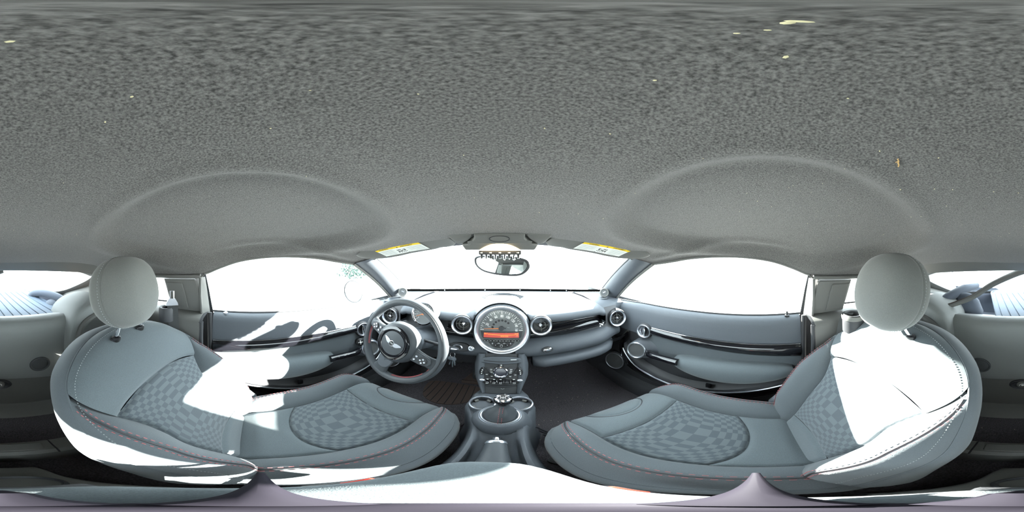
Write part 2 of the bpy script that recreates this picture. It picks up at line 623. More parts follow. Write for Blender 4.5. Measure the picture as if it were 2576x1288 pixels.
# ---- rear quarter trims ------------------------------------------
for s_i, sd in enumerate((-1, 1)):
    T = mirror_x(sd)
    tr = thing('trim_%d' % (8 + s_i), None, None, (sd * .64, -.25, .6), kind='structure')
    def qp(y, z):        # inner face of the pillar panel leans in towards the roof
        return V((lerp(.655, .618, (z - .69) / .17), y, z))
    # pillar cover with its raised inset panel
    mb = MB()
    poly = [(-.198, .700), (-.208, .790), (-.218, .845), (-.228, .853), (-.372, .850), (-.358, .77), (-.345, .702)]
    f = Fr(qp(-.28, .70), (0, -1, 0), qp(-.28, .86) - qp(-.28, .70))
    pl = [(-(y + .28), (z - .70)) for y, z in poly]
    mb.prism(pl, f, -.02, .0, .003)
    mb.build('pillar_cover', 'plastic', T=T, parent=tr)
    mb = MB()
    ins = [(-.262, .715), (-.272, .79), (-.280, .832), (-.286, .838), (-.362, .836), (-.350, .77), (-.341, .717)]
    mb.prism([(-(y + .28), z - .70) for y, z in ins], f, -.001, .005, .003)
    mb.build('inset_panel', 'plastic', T=T, parent=tr)
    # door-side return of the pillar, catches daylight
    mb = MB()
    mb.grid([[V((.640, -.198, .695)), V((.69, -.175, .69))], [V((.634, -.208, .79)), V((.68, -.185, .79))], [V((.626, -.220, .857)), V((.66, -.19, .86))]])
    mb.build('pillar_return', 'plastic', T=T, parent=tr)
    # rail above the quarter window
    mb = MB()
    mb.tube([V((rail_x(y) - .004, y, rail_z(y) - .008)) for y in (-.20, -.26, -.32, -.40, -.50, -.60)], .011, n=8, sq=(1, .8))
    mb.build('upper_rail', 'plastic', T=T, parent=tr)
    # shelf and lower side panel
    mb = MB()
    prof = [(.70, .698), (.66, .700), (.60, .692), (.587, .684), (.580, .670), (.578, .60), (.585, .50), (.60, .30), (.62, .06)]
    mb.grid([[V((x, y, z)) for x, z in prof] for y in (-.192, -.25, -.35, -.50, -.66)])
    mb.build('side_panel', 'plastic', T=T, parent=tr)
    mb = MB()
    mb.grid([[V((x, y, z)) for y in (-.192, -.180)] for x, z in [(.70, .698), (.60, .692), (.582, .680), (.580, .60), (.585, .50), (.60, .30), (.62, .1)]])
    mb.tube([V((.588, -.186, .68)), V((.585, -.186, .60)), V((.59, -.186, .50)), V((.605, -.186, .30))], .009, n=8)
    mb.build('door_edge_trim', 'dark', T=T, parent=tr)
    mb = MB()
    mb.tube([V((.655, -.168, .70)), V((.645, -.165, .60)), V((.645, -.165, .40)), V((.65, -.165, .12))], .010, n=8)
    mb.build('door_seal', 'rubber', T=T, parent=tr)
    # small storage lid edge low on the side panel
    mb = MB()
    mb.prism([(-.06, -.035), (.06, -.045), (.07, .03), (-.06, .04)], Fr((.583, -.27, .55), (0, -1, 0), (0, 0, 1)), -.01, .004, .003)
    mb.build('cover_plate', 'plastic', T=T, parent=tr)
    # quarter glass
    mb = MB()
    mb.grid([[V((.69, -.34, .69)), V((.64, -.36, .85))], [V((.66, -.62, .70)), V((.60, -.60, .845))]])
    w = mb.build('window_%d' % (4 + s_i), 'glass', T=T, kind='structure')
    mb = MB()
    mb.tube([V((.672, -.34, .728)), V((.655, -.46, .728)), V((.640, -.60, .726))], .004, n=6)
    mb.build('window_edge', 'rubber', T=T, parent=w)

# ---- rear bulkhead ----------------------------------------------
wr = thing('wall_rear', None, None, (0, -.62, .4), kind='structure')
mb = MB()
P = []
for j in range(41):
    x = -.60 + 1.2 * j / 40
    zt = .676
    zb = .362 - .03 * (x / .3) ** 2
    prof = [(-.85, zt - .05), (-.70, zt), (-.655, zt + .010), (-.630, zt + .002), (-.612, zt - .018), (-.606, zt - .045), (-.610, .55), (-.612, .46), (-.616, zb + .012), (-.624, zb), (-.66, zb)]
    P.append([V((x, y, z)) for y, z in prof])
mb.grid(P)
mb.build('upper_panel', 'bulkhead', parent=wr, smooth=50)
# recessed load-through panel below, carpet ledge
mb = MB()
mb.grid([[V((x, -.648, .37)), V((x, -.650, .20)), V((x, -.655, .11)), V((x, -.640, .10)), V((x, -.60, .095)), V((x, -.56, .07))] for x in (-.235, -.1, 0, .1, .235)])
mb.build('load_through_panel', 'plastic', parent=wr)
for sx in (-1, 1):
    mb = MB()
    mb.grid([[V((sx * .235, -.652, .37)), V((sx * .235, -.655, .11))], [V((sx * .245, -.635, .37)), V((sx * .245, -.635, .11))], [V((sx * .62, -.62, .37)), V((sx * .62, -.62, .06))]])
    mb.build('side_carpet_panel', 'panel', parent=wr)
    # roll-hoop cover behind each seat
    mb = MB()
    top = sp2([(.262, .40), (.262, .55), (.268, .640), (.292, .700), (.345, .738), (.42, .755), (.50, .745), (.56, .70), (.60, .62), (.61, .40)], 6)
    mb.grid([[V((sx * x, y, zz)) for x, zz in [(lerp(.42, x, k), lerp(.5, z, k)) for x, z in top]] for y, k in ((-.80, .97), (-.66, 1.0), (-.60, .995), (-.575, .97), (-.565, .93), (-.565, .80))])
    mb.build('hoop_cover', 'bulkhead', parent=wr, smooth=60)
    mb = MB()
    hp = sp2([(.300, .40), (.300, .55), (.308, .62), (.335, .665), (.40, .69), (.47, .68), (.53, .63), (.56, .5)], 6)
    mb.tube([V((sx * x, -.560, z)) for x, z in hp], .013, n=8)
    mb.build('hoop_inner_ring', 'plastic', parent=wr)
    # round speaker
    f = Fr((sx * .160, -.6105, .456), (sx * -1, 0, 0), (0, 0, 1), (0, 1, 0))
    mb = MB()
    mb.lathe([(.0385, .0), (.042, .004), (.0415, .007), (.038, .009), (.034, .006), (.033, .002)], f, 40, cap=False)
    sp = mb.build('speaker_ring', 'panel', parent=wr)
    mb = MB()
    mb.lathe([(.0335, .003), (.028, .0045), (.015, .0055), (.0, .006)], f, 32, cap=False)
    rr = 0
    for a in range(-9, 10):
        for b in range(-9, 10):
            px, py = a * .0034 + (b % 2) * .0017, b * .003
            if px * px + py * py < .031 ** 2:
                mb.ell(f, (px, py, .0052), (.0009, .0009, .0009), nu=4, nv=2)
    mb.build('speaker_mesh', 'mesh', parent=sp)
# load-through latch
f = Fr((-.002, -.648, .302), (-1, 0, 0), (0, 0, 1), (0, 1, 0))
mb = MB()
mb.lathe([(.052, .0), (.053, .006), (.048, .010), (.040, .006), (.034, -.002), (.0, -.004)], f, 40, sy=.68)
lt = mb.build('latch_cup', 'dark', parent=wr)
mb = MB()
mb.lathe([(.024, -.003), (.024, .010), (.019, .015), (.0, .016)], f.at(0, .004), 24)
mb.build('latch_knob', 'plastic', parent=lt)
mb = MB()
mb.prism(circ(.006, 20), f.at(.0, .006, .0), .014, .0175, .001)
mb.tube([f(.012 * cos(a), .006 + .011 * sin(a), .0165) for a in [pi * k / 10 for k in range(-1, 12)]], .0016, n=6)
mb.build('latch_symbol', 'white', parent=lt)

# cross member behind the seats
mb = MB()
prof = [(-.36, .06), (-.362, .145), (-.352, .160), (-.30, .165), (-.285, .155), (-.28, .06)]
mb.grid([[V((x, y, z)) for y, z in prof] for x in [-.6 + 1.2 * k / 12 for k in range(13)]])
cm = mb.build('trim_10', 'plastic', kind='structure')
mb = MB()
mb.prism(rrect(.17, .040, .008), Fr((0, -.325, .163), (1, 0, 0), (0, 1, 0)), -.004, .004, .003)
mb.build('lid', 'plastic', parent=cm)
for x in (-.105, .105):
    mb = MB()
    mb.tube([V((x, y + .001, z)) for y, z in prof[1:5]], .0022, n=6)
    mb.build('joint', 'rubber', parent=cm)

# ---- rear window and surround -----------------------------------
def rg(x, t):
    return V((x, -.845 - .52 * t + .15 * (x / .53) ** 2, .883 - .235 * t - .012 * (x / .53) ** 2))
inner = sp2([(.0, .0), (.25, .005), (.43, .03), (.515, .14), (.535, .30), (.525, .55), (.50, .80), (.44, .90), (.25, .93), (0, .94), (-.25, .93), (-.44, .90), (-.50, .80), (-.525, .55), (-.535, .30), (-.515, .14), (-.43, .03), (-.25, .005)], 4, True)
mb = MB()
rings = []
for k, (g, dz) in enumerate(((1.0, 0), (1.03, -.012), (1.10, -.012), (1.5, .02))):
    rings.append([rg(x * g, .47 + (t - .47) * (1 + (g - 1) * 1.2)) + V((0, 0, dz)) for x, t in inner])
mb.grid(rings, cv=True)
mb.build('trim_11', 'plastic', kind='structure', smooth=60)
mb = MB()
mb.v = [rg(x, t) + V((0, 0, .004)) for x, t in inner] + [rg(0, .47) + V((0, 0, .012))]
n = len(inner)
mb.f = [[i, (i + 1) % n, n] for i in range(n)]
w6 = mb.build('window_6', 'glass', kind='structure')

# luggage bay shell
mb = MB()
mb.grid([[V((x, y, z)) for x, z in ((-.62, .80), (-.60, .62), (-.56, .45), (-.3, .42), (.3, .42), (.56, .45), (.60, .62), (.62, .80))] for y in (-.66, -.9, -1.2, -1.45)])
mb.grid([[V((x, -1.45, z)) for z in (.40, .66)] for x in (-.62, 0, .62)])
mb.build('wall_boot', 'trunk', kind='structure', smooth=50)
#PART3
# ================================================================ SEATS
def bias(s):        # cluster samples near the ends, s in 0..1
    return 0.5 - 0.5 * cos(pi * s)

class Patch:
    """puffed upholstery panel: F(a,b) -> (q,h), a in -1..1, b in 0..1; surf(q,h,extra) -> point"""
    def __init__(s, F, surf, na=28, nb=28, groove=.0055, gw=.006, puff=.004, edges=(1, 1, 1, 1), uv=None):
        s.mb = MB()
        P, idx = [], 0
        def dist(p, r):
            return sqrt((p[0] - r[0]) ** 2 + (p[1] - r[1]) ** 2)
        for i in range(na + 1):
            a = -1 + 2 * bias(i / na)
            row = []
            for j in range(nb + 1):
                b = bias(j / nb)
                p = F(a, b)
                d = 9.0
                if edges[0]: d = min(d, dist(p, F(-1, b)))
                if edges[1]: d = min(d, dist(p, F(1, b)))
                if edges[2]: d = min(d, dist(p, F(a, 0)))
                if edges[3]: d = min(d, dist(p, F(a, 1)))
                e = puff * (1 - exp(-d / .03)) - groove * exp(-(d / gw) ** 2)
                row.append(surf(p[0], p[1], e))
                if uv:
                    s.mb.uv[len(P) * (nb + 1) + j] = uv(a, b)
            P.append(row)
        s.mb.grid(P)

def stitches(mb, pts, L=.0062, gap=.0045, r=.0008):
    """dashes along a polyline of points (already lifted off the cloth)"""
    acc, on = 0.0, True
    seg = []
    for p, q in zip(pts, pts[1:]):
        d = (q - p).length
        n = max(1, int(d / .0009))
        for k in range(n):
            x = p.lerp(q, k / n)
            if on:
                seg.append(x)
            acc += d / n
            if acc > (L if on else gap):
                if on and len(seg) > 1:
                    mb.tube([seg[0], seg[-1]], r, n=4)
                seg, on, acc = [], not on, 0.0

def sgn_pow(x, p):
    return (1 if x >= 0 else -1) * abs(x) ** p

def make_seat(side, label, yb, zb, ang, yc, zc, tilt, hr_c, hr_rz, hr_s, name='seat'):
    seat = thing(name, label, 'car seat', (side * .325, yc + .25, .03), 'pair of front seats')
    # ---------------- cushion
    C = Fr((side * .325, yc, zc), (side, 0, 0), (0, cos(radians(tilt)), sin(radians(tilt))), (0, -sin(radians(tilt)), cos(radians(tilt))))
    YF = .50
    def Wc(y):
        w = .218 + .012 * sst(0, .25, y)
        if y > .34:
            t = min(1.0, (y - .34) / (YF - .34))
            w *= (1 - .40 * t ** 2.6)
        if y < .06:
            w *= .93 + .07 * (y / .06)
        return w
    def qc(y):
        return lerp(.118, .138, sst(.05, .34, y)) + .012 * sst(.36, .5, y)
    def Sc(q, y, e=0.0):
        w, s = Wc(y), qc(y)
        n = 0.0
        aq = abs(q)
        if aq > s:
            t = min(1.0, (aq - s) / max(.02, w - s))
            A = .040 * (1 - .75 * sst(.36, .5, y)) * (.45 + .55 * sst(0, .12, y))
            n += A * (sin(pi / 2 * min(1, t / .55)) if t < .55 else 1 - 1.35 * ((t - .55) / .45) ** 2)
        else:
            n += -.010 * (1 - (aq / s) ** 2) * (1 - sst(.3, .42, y))
        n += .016 * sst(.22, .40, y)
        if y > .37:
            n -= .085 * ((y - .37) / .13) ** 2.2
        if y < .05:
            n -= .02 * (1 - y / .05)
        return C(q, y, n + e)
    yb_i = lambda q: .120 + .045 * (abs(q) / .13) ** 2.2          # curved rear edge of the checked inset
    yf_i = lambda q: .352 + .004 * (abs(q) / .13)
    def F_ins(a, b):
        y = lerp(.13, .35, b)
        for _ in range(3):
            q = a * qc(y)
            y = lerp(yb_i(q), yf_i(q), b)
        return (a * qc(y), y)
    def F_rear(a, b):
        y = lerp(0, .12, b)
        for _ in range(3):
            q = a * qc(y)
            y = lerp(.0, yb_i(q), b)
        return (a * qc(y), y)
    def F_front(a, b):
        y = .4
        for _ in range(3):
            q = a * qc(y)
            y = lerp(yf_i(q), YF - .002 - .02 * abs(a) ** 3, b)
        return (a * qc(y), y)
    def F_bol(s):
        def F(a, b):
            y = lerp(0.0, YF - .022 - .03 * (a * .5 + .5) ** 2, b)
            return (s * lerp(qc(y), Wc(y), a * .5 + .5), y)
        return F
    wv = lambda t, k: k * sgn_pow(t, 1.6)
    uvf = lambda a, b: (wv(a, 8.5) + 20.0, wv(2 * b - 1, 7.5) + 20.0)
    Patch(F_ins, Sc, 44, 40, uv=uvf, groove=.008, gw=.006).mb.build('cushion_inset', 'checker', parent=seat, label='checked cloth inset of the cushion')
    Patch(F_rear, Sc, 30, 18).mb.build('cushion_rear_panel', 'fabric', parent=seat)
    Patch(F_front, Sc, 30, 24, edges=(1, 1, 1, 0)).mb.build('cushion_front_panel', 'fabric', parent=seat)
    # half-oval tongue pad at the front edge
    mb = MB()
    P = []
    for i in range(25):
        th = pi * i / 24
        row = []
        for k in range(13):
            r = k / 12
            q, y = .092 * cos(th) * r, YF - .008 - .075 * sin(th) * r
            row.append(Sc(q, y, .0035 + .010 * (1 - r ** 6) - .007 * r ** 12))
        P.append(row)
    mb.grid(P)
    tg = mb.build('cushion_tongue', 'fabric', parent=seat)
    mb = MB()
    mb.tube([Sc(.094 * cos(pi * k / 30), YF - .008 - .077 * sin(pi * k / 30), .0036) for k in range(31)], .0019, n=5)
    mb.build('tongue_seam', 'dark', parent=tg)
    for s in (1, -1):
        Patch(F_bol(s), Sc, 22, 40, edges=(1, 0, 0, 0), groove=.008).mb.build('cushion_bolster', 'leather', parent=seat)
    # skirt round the cushion
    per = [(-Wc(y), y) for y in [k / 24 * (YF - .052) for k in range(25)]]
    yy = YF - .022
    fr_row = []
    for k in range(21):
        a = -1 + 2 * k / 20
        fr_row.append((a * qc(YF - .02), YF - .002 - .02 * abs(a) ** 3))
    per = per + fr_row + [(-q, y) for q, y in per[::-1]]
    mb = MB()
    rings = []
    for out, dn in ((0, .0), (.010, -.018), (.012, -.05), (-.005, -.10), (-.03, -.125)):
        ring = []
        for q, y in per:
            d = V((q, (y - .22) * .8, 0))
            d = d.normalized() if d.length > 1e-6 else d
            p = Sc(q, y)
            ring.append(p + C.e1 * d.x * out + C.e2 * d.y * out + C.e3 * dn)
        rings.append(ring)
    mb.grid(rings, cv=True)
    mb.build('cushion_side', 'leather', parent=seat, smooth=60)
    # seat rails and base
    mb = MB()
    mb.box((0, .22, -.17), (.34, .36, .08), C, .02)
    mb.build('seat_base', 'dark', parent=seat)
    for s in (-1, 1):
        mb = MB()
        mb.box((side * .325 + s * .17, yc + .26, .045), (.035, .56, .03), WORLD, .006)
        mb.box((side * .325 + s * .17, yc + .54, .052), (.045, .03, .02), WORLD, .005)
        mb.build('seat_rail', 'satin', parent=seat)
    # red twin stitching along the bolster crests
    mb = MB()
    for s in (1, -1):
        for off in (-.0065, .0065):
            pts = []
            for k in range(90):
                y = lerp(.012, .455, k / 89)
                t = lerp(qc(y), Wc(y), .60) + off
                pts.append(Sc(s * t, y, .0055))
            stitches(mb, pts)
        pts = [Sc(s * lerp(qc(y), Wc(y), .60), y, .0032) for y in [lerp(.0, .46, k / 40) for k in range(41)]]
        mbd = MB()
        mbd.tube(pts, .0022, n=6)
        mbd.build('cushion_seam', 'dark', parent=seat)
    mb.build('cushion_stitching', 'red', parent=seat, smooth=0, kind='stuff', label='red twin stitching')

    # ---------------- backrest
    B = Fr((side * .325, yb, zb), (side, 0, 0), (0, -sin(radians(ang)), cos(radians(ang))), (0, cos(radians(ang)), sin(radians(ang))))
    HT = .555
    def Wb(h):
        w = .215 + .018 * sst(.05, .25, h)
        if h > .33:
            w *= max(0.0, 1 - ((h - .33) / (HT - .33)) ** 2.5) ** (1 / 2.1)
        return w
    def qs(h):
        base = lerp(.108, .130, sst(0, .2, h))
        if h > .24:
            base = lerp(base, Wb(.41), sst(.22, .44, h) ** 1.2)
        return min(base, Wb(h))
    def Sb(q, h, e=0.0):
        w, s = max(Wb(h), 1e-4), qs(h)
        aq = abs(q)
        n = .022 * sin(pi * min(1, max(0, h / .46)))
        if aq > s and w - s > 1e-4:
            t = min(1.0, (aq - s) / (w - s))
            A = .058 * (1 - sst(.24, .42, h)) * (.6 + .4 * sst(0, .1, h)) * min(1, (w - s) / .06)
            n += A * (sin(pi / 2 * min(1, t / .60)) if t < .60 else 1 - 1.0 * ((t - .60) / .40) ** 2)
        elif s > 1e-4:
            n += -.010 * (1 - (aq / s) ** 2) * (1 - sst(.35, .5, h))
        if h > .40:
            n -= .060 * ((h - .40) / .155) ** 2.4
        # shoulders fall away towards the outline
        n -= .022 * (aq / w) ** 6 * sst(.36, .46, h)
        return B(q, h, n + e)
    hb_i = lambda q: .055 - .02 * (abs(q) / .12) ** 2
    ha_i = lambda q: .372 - .035 * (abs(q) / .15) ** 2
    def F_ins2(a, b):
        h = lerp(.05, .35, b)
        for _ in range(4):
            q = a * qs(h)
            h = lerp(hb_i(q), ha_i(q), b)
        return (a * qs(h), h)
    def F_low2(a, b):
        h = .03
        for _ in range(3):
            q = a * qs(h)
            h = lerp(-.03, hb_i(q), b)
        return (a * qs(h), h)
    hcorner = .35
    for _ in range(6):
        hcorner = ha_i(qs(hcorner))
    def F_up2(a, b):
        h = lerp(ha_i(a * qs(hcorner)), HT - .0005, b ** .85)
        return (a * qs(h), h)
    def F_bol2(s):
        def F(a, b):
            h = lerp(-.03, .405, b)
            return (s * lerp(qs(h), Wb(h), a * .5 + .5), h)
        return F
    Patch(F_ins2, Sb, 44, 46, uv=lambda a, b: (wv(a, 8.5) + 20.0, wv(2 * b - 1, 10.5) + 20.0), groove=.007).mb.build('backrest_inset', 'checker', parent=seat, label='checked cloth inset of the backrest')
    Patch(F_low2, Sb, 30, 12).mb.build('backrest_lower_panel', 'fabric', parent=seat)
    Patch(F_up2, Sb, 40, 40, edges=(0, 0, 1, 0)).mb.build('backrest_upper_panel', 'fabric', parent=seat)
    for s in (1, -1):
        Patch(F_bol2(s), Sb, 24, 46, edges=(1, 0, 0, 0), groove=.008).mb.build('backrest_bolster', 'leather', parent=seat)
    # shell: sides and back
    hs = [-.03 + (HT + .0295) * bias(k / 2 / 40 + 0) * 1 for k in range(0)]
    hl = [lerp(-.03, .33, k / 20) for k in range(20)] + [.33 + (HT - .3305) * sin(pi / 2 * k / 20) for k in range(21)]
    per = [(-Wb(h), h) for h in hl] + [(Wb(h), h) for h in hl[::-1]]
    rings = []
    for out, dn in ((0, 0), (.009, -.012), (.013, -.035), (.013, -.06), (.002, -.095), (-.03, -.118), (-.08, -.125)):
        ring = []
        for q, h in per:
            d = V((q, max(0, h - .28) * 1.1, 0))
            d = d.normalized() if d.length > 1e-6 else V((0, 1, 0))
            p = Sb(q, h)
            ring.append(p + B.e1 * d.x * out + B.e2 * d.y * out + B.e3 * dn)
        rings.append(ring)
    mb = MB()
    mb.grid(rings, cv=True)
    b0 = len(mb.v) - len(per)
    mb.f.append([b0 + k for k in range(len(per))])
    mb.build('backrest_shell', 'leather', parent=seat, smooth=60)
    # piping where front cover meets the shell, dotted light stitching beside it
    mb = MB()
    mb.tube([Sb(q, h, .0005) for q, h in per], .0022, n=6)
    mb.build('backrest_piping', 'leather', parent=seat)
    mb = MB()
    pts = [Sb(q * .955, h - .012 * sst(.33, .55, h), .0052) for q, h in per if h > .0]
    stitches(mb, pts, .0028, .0035, .0008)
    mb.build('edge_stitching', 'thread', parent=seat, smooth=0, kind='stuff', label='light dotted stitching beside the backrest edge')
    mb = MB()
    for s in (1, -1):
        for off in (-.0065, .0065):
            pts = []
            for k in range(80):
                h = lerp(-.01, .385, k / 79)
                w = Wb(h) - qs(h)
                pts.append(Sb(s * (lerp(qs(h), Wb(h), .62) + off), h, .0055))
            stitches(mb, pts)
        mbd = MB()
        mbd.tube([Sb(s * lerp(qs(h), Wb(h), .62), h, .0032) for h in [lerp(-.02, .39, k / 40) for k in range(41)]], .0022, n=6)
        mbd.build('backrest_seam', 'dark', parent=seat)
    mb.build('backrest_stitching', 'red', parent=seat, smooth=0, kind='stuff', label='red twin stitching')

    # ---------------- headrest
    H = Fr(hr_c, (side * cos(hr_rz), side * sin(hr_rz), 0), (0, cos(hr_rz), .22), (0, -.22, cos(hr_rz)))
    def hr_pt(u, t, e=0.0):
        """u round the pad in q-z plane, t from front (0) to back (1)"""
        prof = [(0.0, .060), (.30, .0595), (.62, .054), (.84, .038), (.95, .014), (.985, -.004), (1.0, -.018), (.985, -.038), (.90, -.058), (.7, -.068), (.35, -.072), (0, -.073)]
        x = t * (len(prof) - 1)
        i = min(len(prof) - 2, int(x))
        r, y = [lerp(prof[i][k], prof[i + 1][k], x - i) for k in (0, 1)]
        c, d = cos(u), sin(u)
        k = (abs(c) ** 2.35 + abs(d) ** 2.35) ** (-1 / 2.35)
        wq = hr_s[0] * (1 - .10 * (-d * k > 0) * abs(d * k) ** 1.5)
        return H((r * k * c) * (wq + e), y + .010 * (r * k * d) ** 2 * 0 + e * (1 if y > 0 else -1) * .3, (r * k * d) * (hr_s[1] + e))
    n = 48
    ts_f = [0, .05, .12, .18, .24, .30, .345, .385, .415, .44, .456]
    mb = MB()
    P = [[hr_pt(2 * pi * k / n, t, -.003 if t == ts_f[-1] else 0) for k in range(n)] for t in ts_f]
    mb.grid(P, cv=True)
    hr = mb.build('headrest_front', 'headrest', parent=seat, smooth=70)
    mb = MB()
    ts_b = [.456, .475, .5, .54, .58, .62, .67, .72, .78, .84, .9, 1.0]
    P = [[hr_pt(2 * pi * k / n, t, -.003 if t == ts_b[0] else 0) for k in range(n)] for t in ts_b]
    mb.grid(P, cv=True)
    mb.build('headrest_back', 'headrest', parent=seat, smooth=70)
    mb = MB()
    pts = [hr_pt(2 * pi * k / 120, .492, .0012) for k in range(121)]
    stitches(mb, pts, .0032, .003, .0009)
    mb.build('headrest_stitching', 'thread', parent=hr, smooth=0, kind='stuff')
    for s in (-1, 1):
        base = Sb(s * .052, .50, -.02)
        top = H(s * .052, -.006, -.07)
        mb = MB()
        mb.tube([base, top], .0058, n=12)
        post = mb.build('headrest_post', 'chrome', parent=seat, label='chrome headrest post')
        ax = (top - base).normalized()
        mb = MB()
        f = Fr(base + ax * .028, (1, 0, 0), V((0, 1, 0)), ax)
        mb.lathe([(.0125, -.012), (.0135, -.003), (.012, .003), (.008, .005), (.0062, .004)], f, 20, cap=False)
        mb.box((.012, .0, -.002), (.012, .009, .006), f, .002)
        mb.build('post_collar', 'black', parent=post)
    # plastic joint cover low on the door side and recline lever
    mb = MB()
    mb.box((.212, .0, .012), (.022, .055, .035), Fr(B(0, .02, .02), B.e1, B.e2, B.e3), .008)
    mb.build('hinge_cover', 'satin', parent=seat)
    return seat

drv = make_seat(-1, 'dark grey cloth seat behind the steering wheel, sunlit patch low on its backrest', -.019, .287, 32, -.03, .295, 5, (-.330, -.312, .848), .10, (.116, .106))
pas = make_seat(1, 'dark grey cloth seat without a wheel before it, backrest glaring in full sun', -.065, .287, 29.5, -.098, .285, 5, (.323, -.297, .855), .10, (.106, .108))

# seat belt stalks with red release buttons either side of the armrest
for sx, y, lab in ((-1, .060, 'seat belt buckle with red button between armrest and driver seat'), (1, .050, 'seat belt buckle with red button between armrest and passenger seat')):
    t = thing('seat_belt_buckle', lab, 'buckle', (sx * .083, y, .30), 'seat belt buckles')
    f = Fr((sx * .066, y, .345), (1, 0, 0), (0, cos(.5), sin(.5)))
    mb = MB()
    mb.box((0, 0, 0), (.020, .065, .032), f, .006)
    mb.tube([f(0, -.03, 0), f(0, -.09, -.05), f(0, -.11, -.10)], .008, n=8)
    mb.build('buckle_body', 'black', parent=t)
    mb = MB()
    mb.box((0, .018, .014), (.015, .030, .008), f, .002)
    mb.build('release_button', 'red_plastic', parent=t, label='red release button')
#PART4
# ================================================================ DOORS
def ring_profile(R, w=.008, d=.008):
    return [(R + w * .1, -.006), (R + w * .5, 0), (R + w * .35, d * .7), (R, d), (R - w * .35, d * .7), (R - w * .5, 0), (R - w * .5, -.004)]

def make_door(sd, label):
    T = mirror_x(sd)
    dn = 'door_%d' % (1 if sd < 0 else 2)
    door = thing('door_card', label, 'car door', (sd * .66, .3, .12), 'pair of doors')
    # frame in door plane: a = y, b = z, c = inward (towards car centre)
    F = Fr((.655, 0, 0), (0, 1, 0), (0, 0, 1), (-1, 0, 0))
    # upper rail of the door card, rolls up to the glass
    mb = MB()
    P = []
    for y in [lerp(-.158, .845, k / 24) for k in range(25)]:
        zb = belt_z(y)
        fr_ = sst(.55, .85, y) * .02
        P.append([V((x - fr_ * w, y, z)) for x, z, w in ((.712, zb + .001, 0), (.704, zb + .004, 0), (.694, zb + .001, .3), (.682, zb - .006, .6), (.672, zb - .018, 1), (.667, zb - .035, 1), (.664, zb - .055, 1), (.661, zb - .075, 1), (.655, zb - .110, 1), (.655, .50, 1))])
    mb.grid(P)
    mb.build('upper_door_panel', 'dash', T=T, parent=door, smooth=60)
    mb = MB()
    mb.tube([V((.700, y, belt_z(y) + .003)) for y in [lerp(-.165, .84, k / 20) for k in range(21)]], .005, n=6)
    mb.build('window_scraper', 'rubber', T=T, parent=door)
    # lower door card
    mb = MB()
    P = []
    for y in [lerp(-.158, .845, k / 20) for k in range(21)]:
        P.append([V((x, y, z)) for x, z in ((.655, .54), (.655, .45), (.655, .30), (.652, .22), (.650, .16), (.655, .12), (.66, .06))])
    mb.grid(P)
    mb.build('lower_door_panel', 'dark', T=T, parent=door)
    # cloth insert under the gloss strip
    ins = sp2([(.50, .525), (.30, .545), (.0, .530), (-.150, .505), (-.152, .40), (.0, .40), (.2, .395), (.38, .40), (.50, .42), (.555, .46)], 6, True)
    mb = MB()
    mb.prism(ins, F, -.002, .005, .004)
    mb.build('door_insert', 'leather', T=T, parent=door)
    # gloss black strip, thick at the front
    top = sp2([(.504, .569), (.40, .572), (.20, .573), (.0, .568), (-.152, .562)], 6)
    bot = sp2([(-.152, .492), (.0, .507), (.20, .522), (.40, .527), (.504, .524)], 6)
    mb = MB()
    m = len(top)
    P = []
    bt = bot[::-1]
    for k in range(m):
        row = []
        for j in range(9):
            t = j / 8
            row.append(F(lerp(top[k][0], bt[k][0], t), lerp(top[k][1], bt[k][1], t), .006 + .016 * sin(pi * t) ** .6))
        P.append(row)
    mb.grid(P)
    mb.build('gloss_strip', 'piano', T=T, parent=door, smooth=70)
    mb = MB()
    mb.tube([F(a, b + .001, .008) for a, b in top], .0018, n=6)
    mb.build('strip_bead', 'chrome', T=T, parent=door, label='thin bright bead over the gloss strip')
    # round inner opening handle
    f = Fr(F(.548, .538, .012), (-.2, 1, 0), (.1, 0, 1), (-1, -.20, .10))
    mb = MB()
    mb.lathe([(.046, -.014), (.046, .000), (.043, .010), (.040, .012)], f, 40, cap=False)
    hb = mb.build('handle_bezel', 'dark', T=T, parent=door)
    mb = MB()
    mb.lathe([(.040, .011), (.0385, .015), (.034, .015), (.0315, .010), (.031, .000)], f, 40, cap=False)
    mb.build('handle_ring', 'satin', T=T, parent=hb, label='silver ring')
    mb = MB()
    mb.lathe([(.031, .001), (.020, -.004), (0, -.005)], f, 32, cap=False)
    mb.build('handle_bowl', 'black', T=T, parent=hb)
    mb = MB()
    P = []
    for k in range(17):
        y = -.029 + .058 * k / 16
        w = sqrt(max(0, .029 ** 2 - y * y))
        P.append([f(lerp(-w * .15, w, j / 6), y, .003 + .006 * sin(pi * j / 6)) for j in range(7)])
    mb.grid(P)
    mb.build('handle_lever', 'chrome', T=T, parent=hb, label='bright pull lever')
    # storage pocket: black outer rim, bright trim arc, inner wall
    arc_o = sp2([(.672, .50), (.735, .42), (.752, .33), (.70, .225), (.60, .19), (.489, .175), (.30, .165), (.115, .183), (-.036, .232), (-.16, .29)], 8)
    arc_i = sp2([(.640, .47), (.672, .42), (.662, .37), (.581, .300), (.454, .264), (.31, .252), (.174, .270), (.053, .306), (-.064, .350), (-.16, .395)], 8)
    mb = MB()
    P = []
    for (a0, b0), (a1, b1) in zip(arc_o, arc_i):
        P.append([F(lerp(a0, a1, t), lerp(b0, b1, t), c) for t, c in ((0, .0), (.02, .012), (.12, .018), (.5, .028), (.80, .036), (.86, .042))])
    mb.grid(P)
    mb.build('pocket_rim', 'piano', T=T, parent=door, smooth=60)
    mb = MB()
    mb.tube([F(lerp(a0, a1, 0), lerp(b0, b1, 0), .004) for (a0, b0), (a1, b1) in zip(arc_o, arc_i)], .006, n=8)
    mb.build('rim_edge', 'plastic', T=T, parent=door)
    mb = MB()
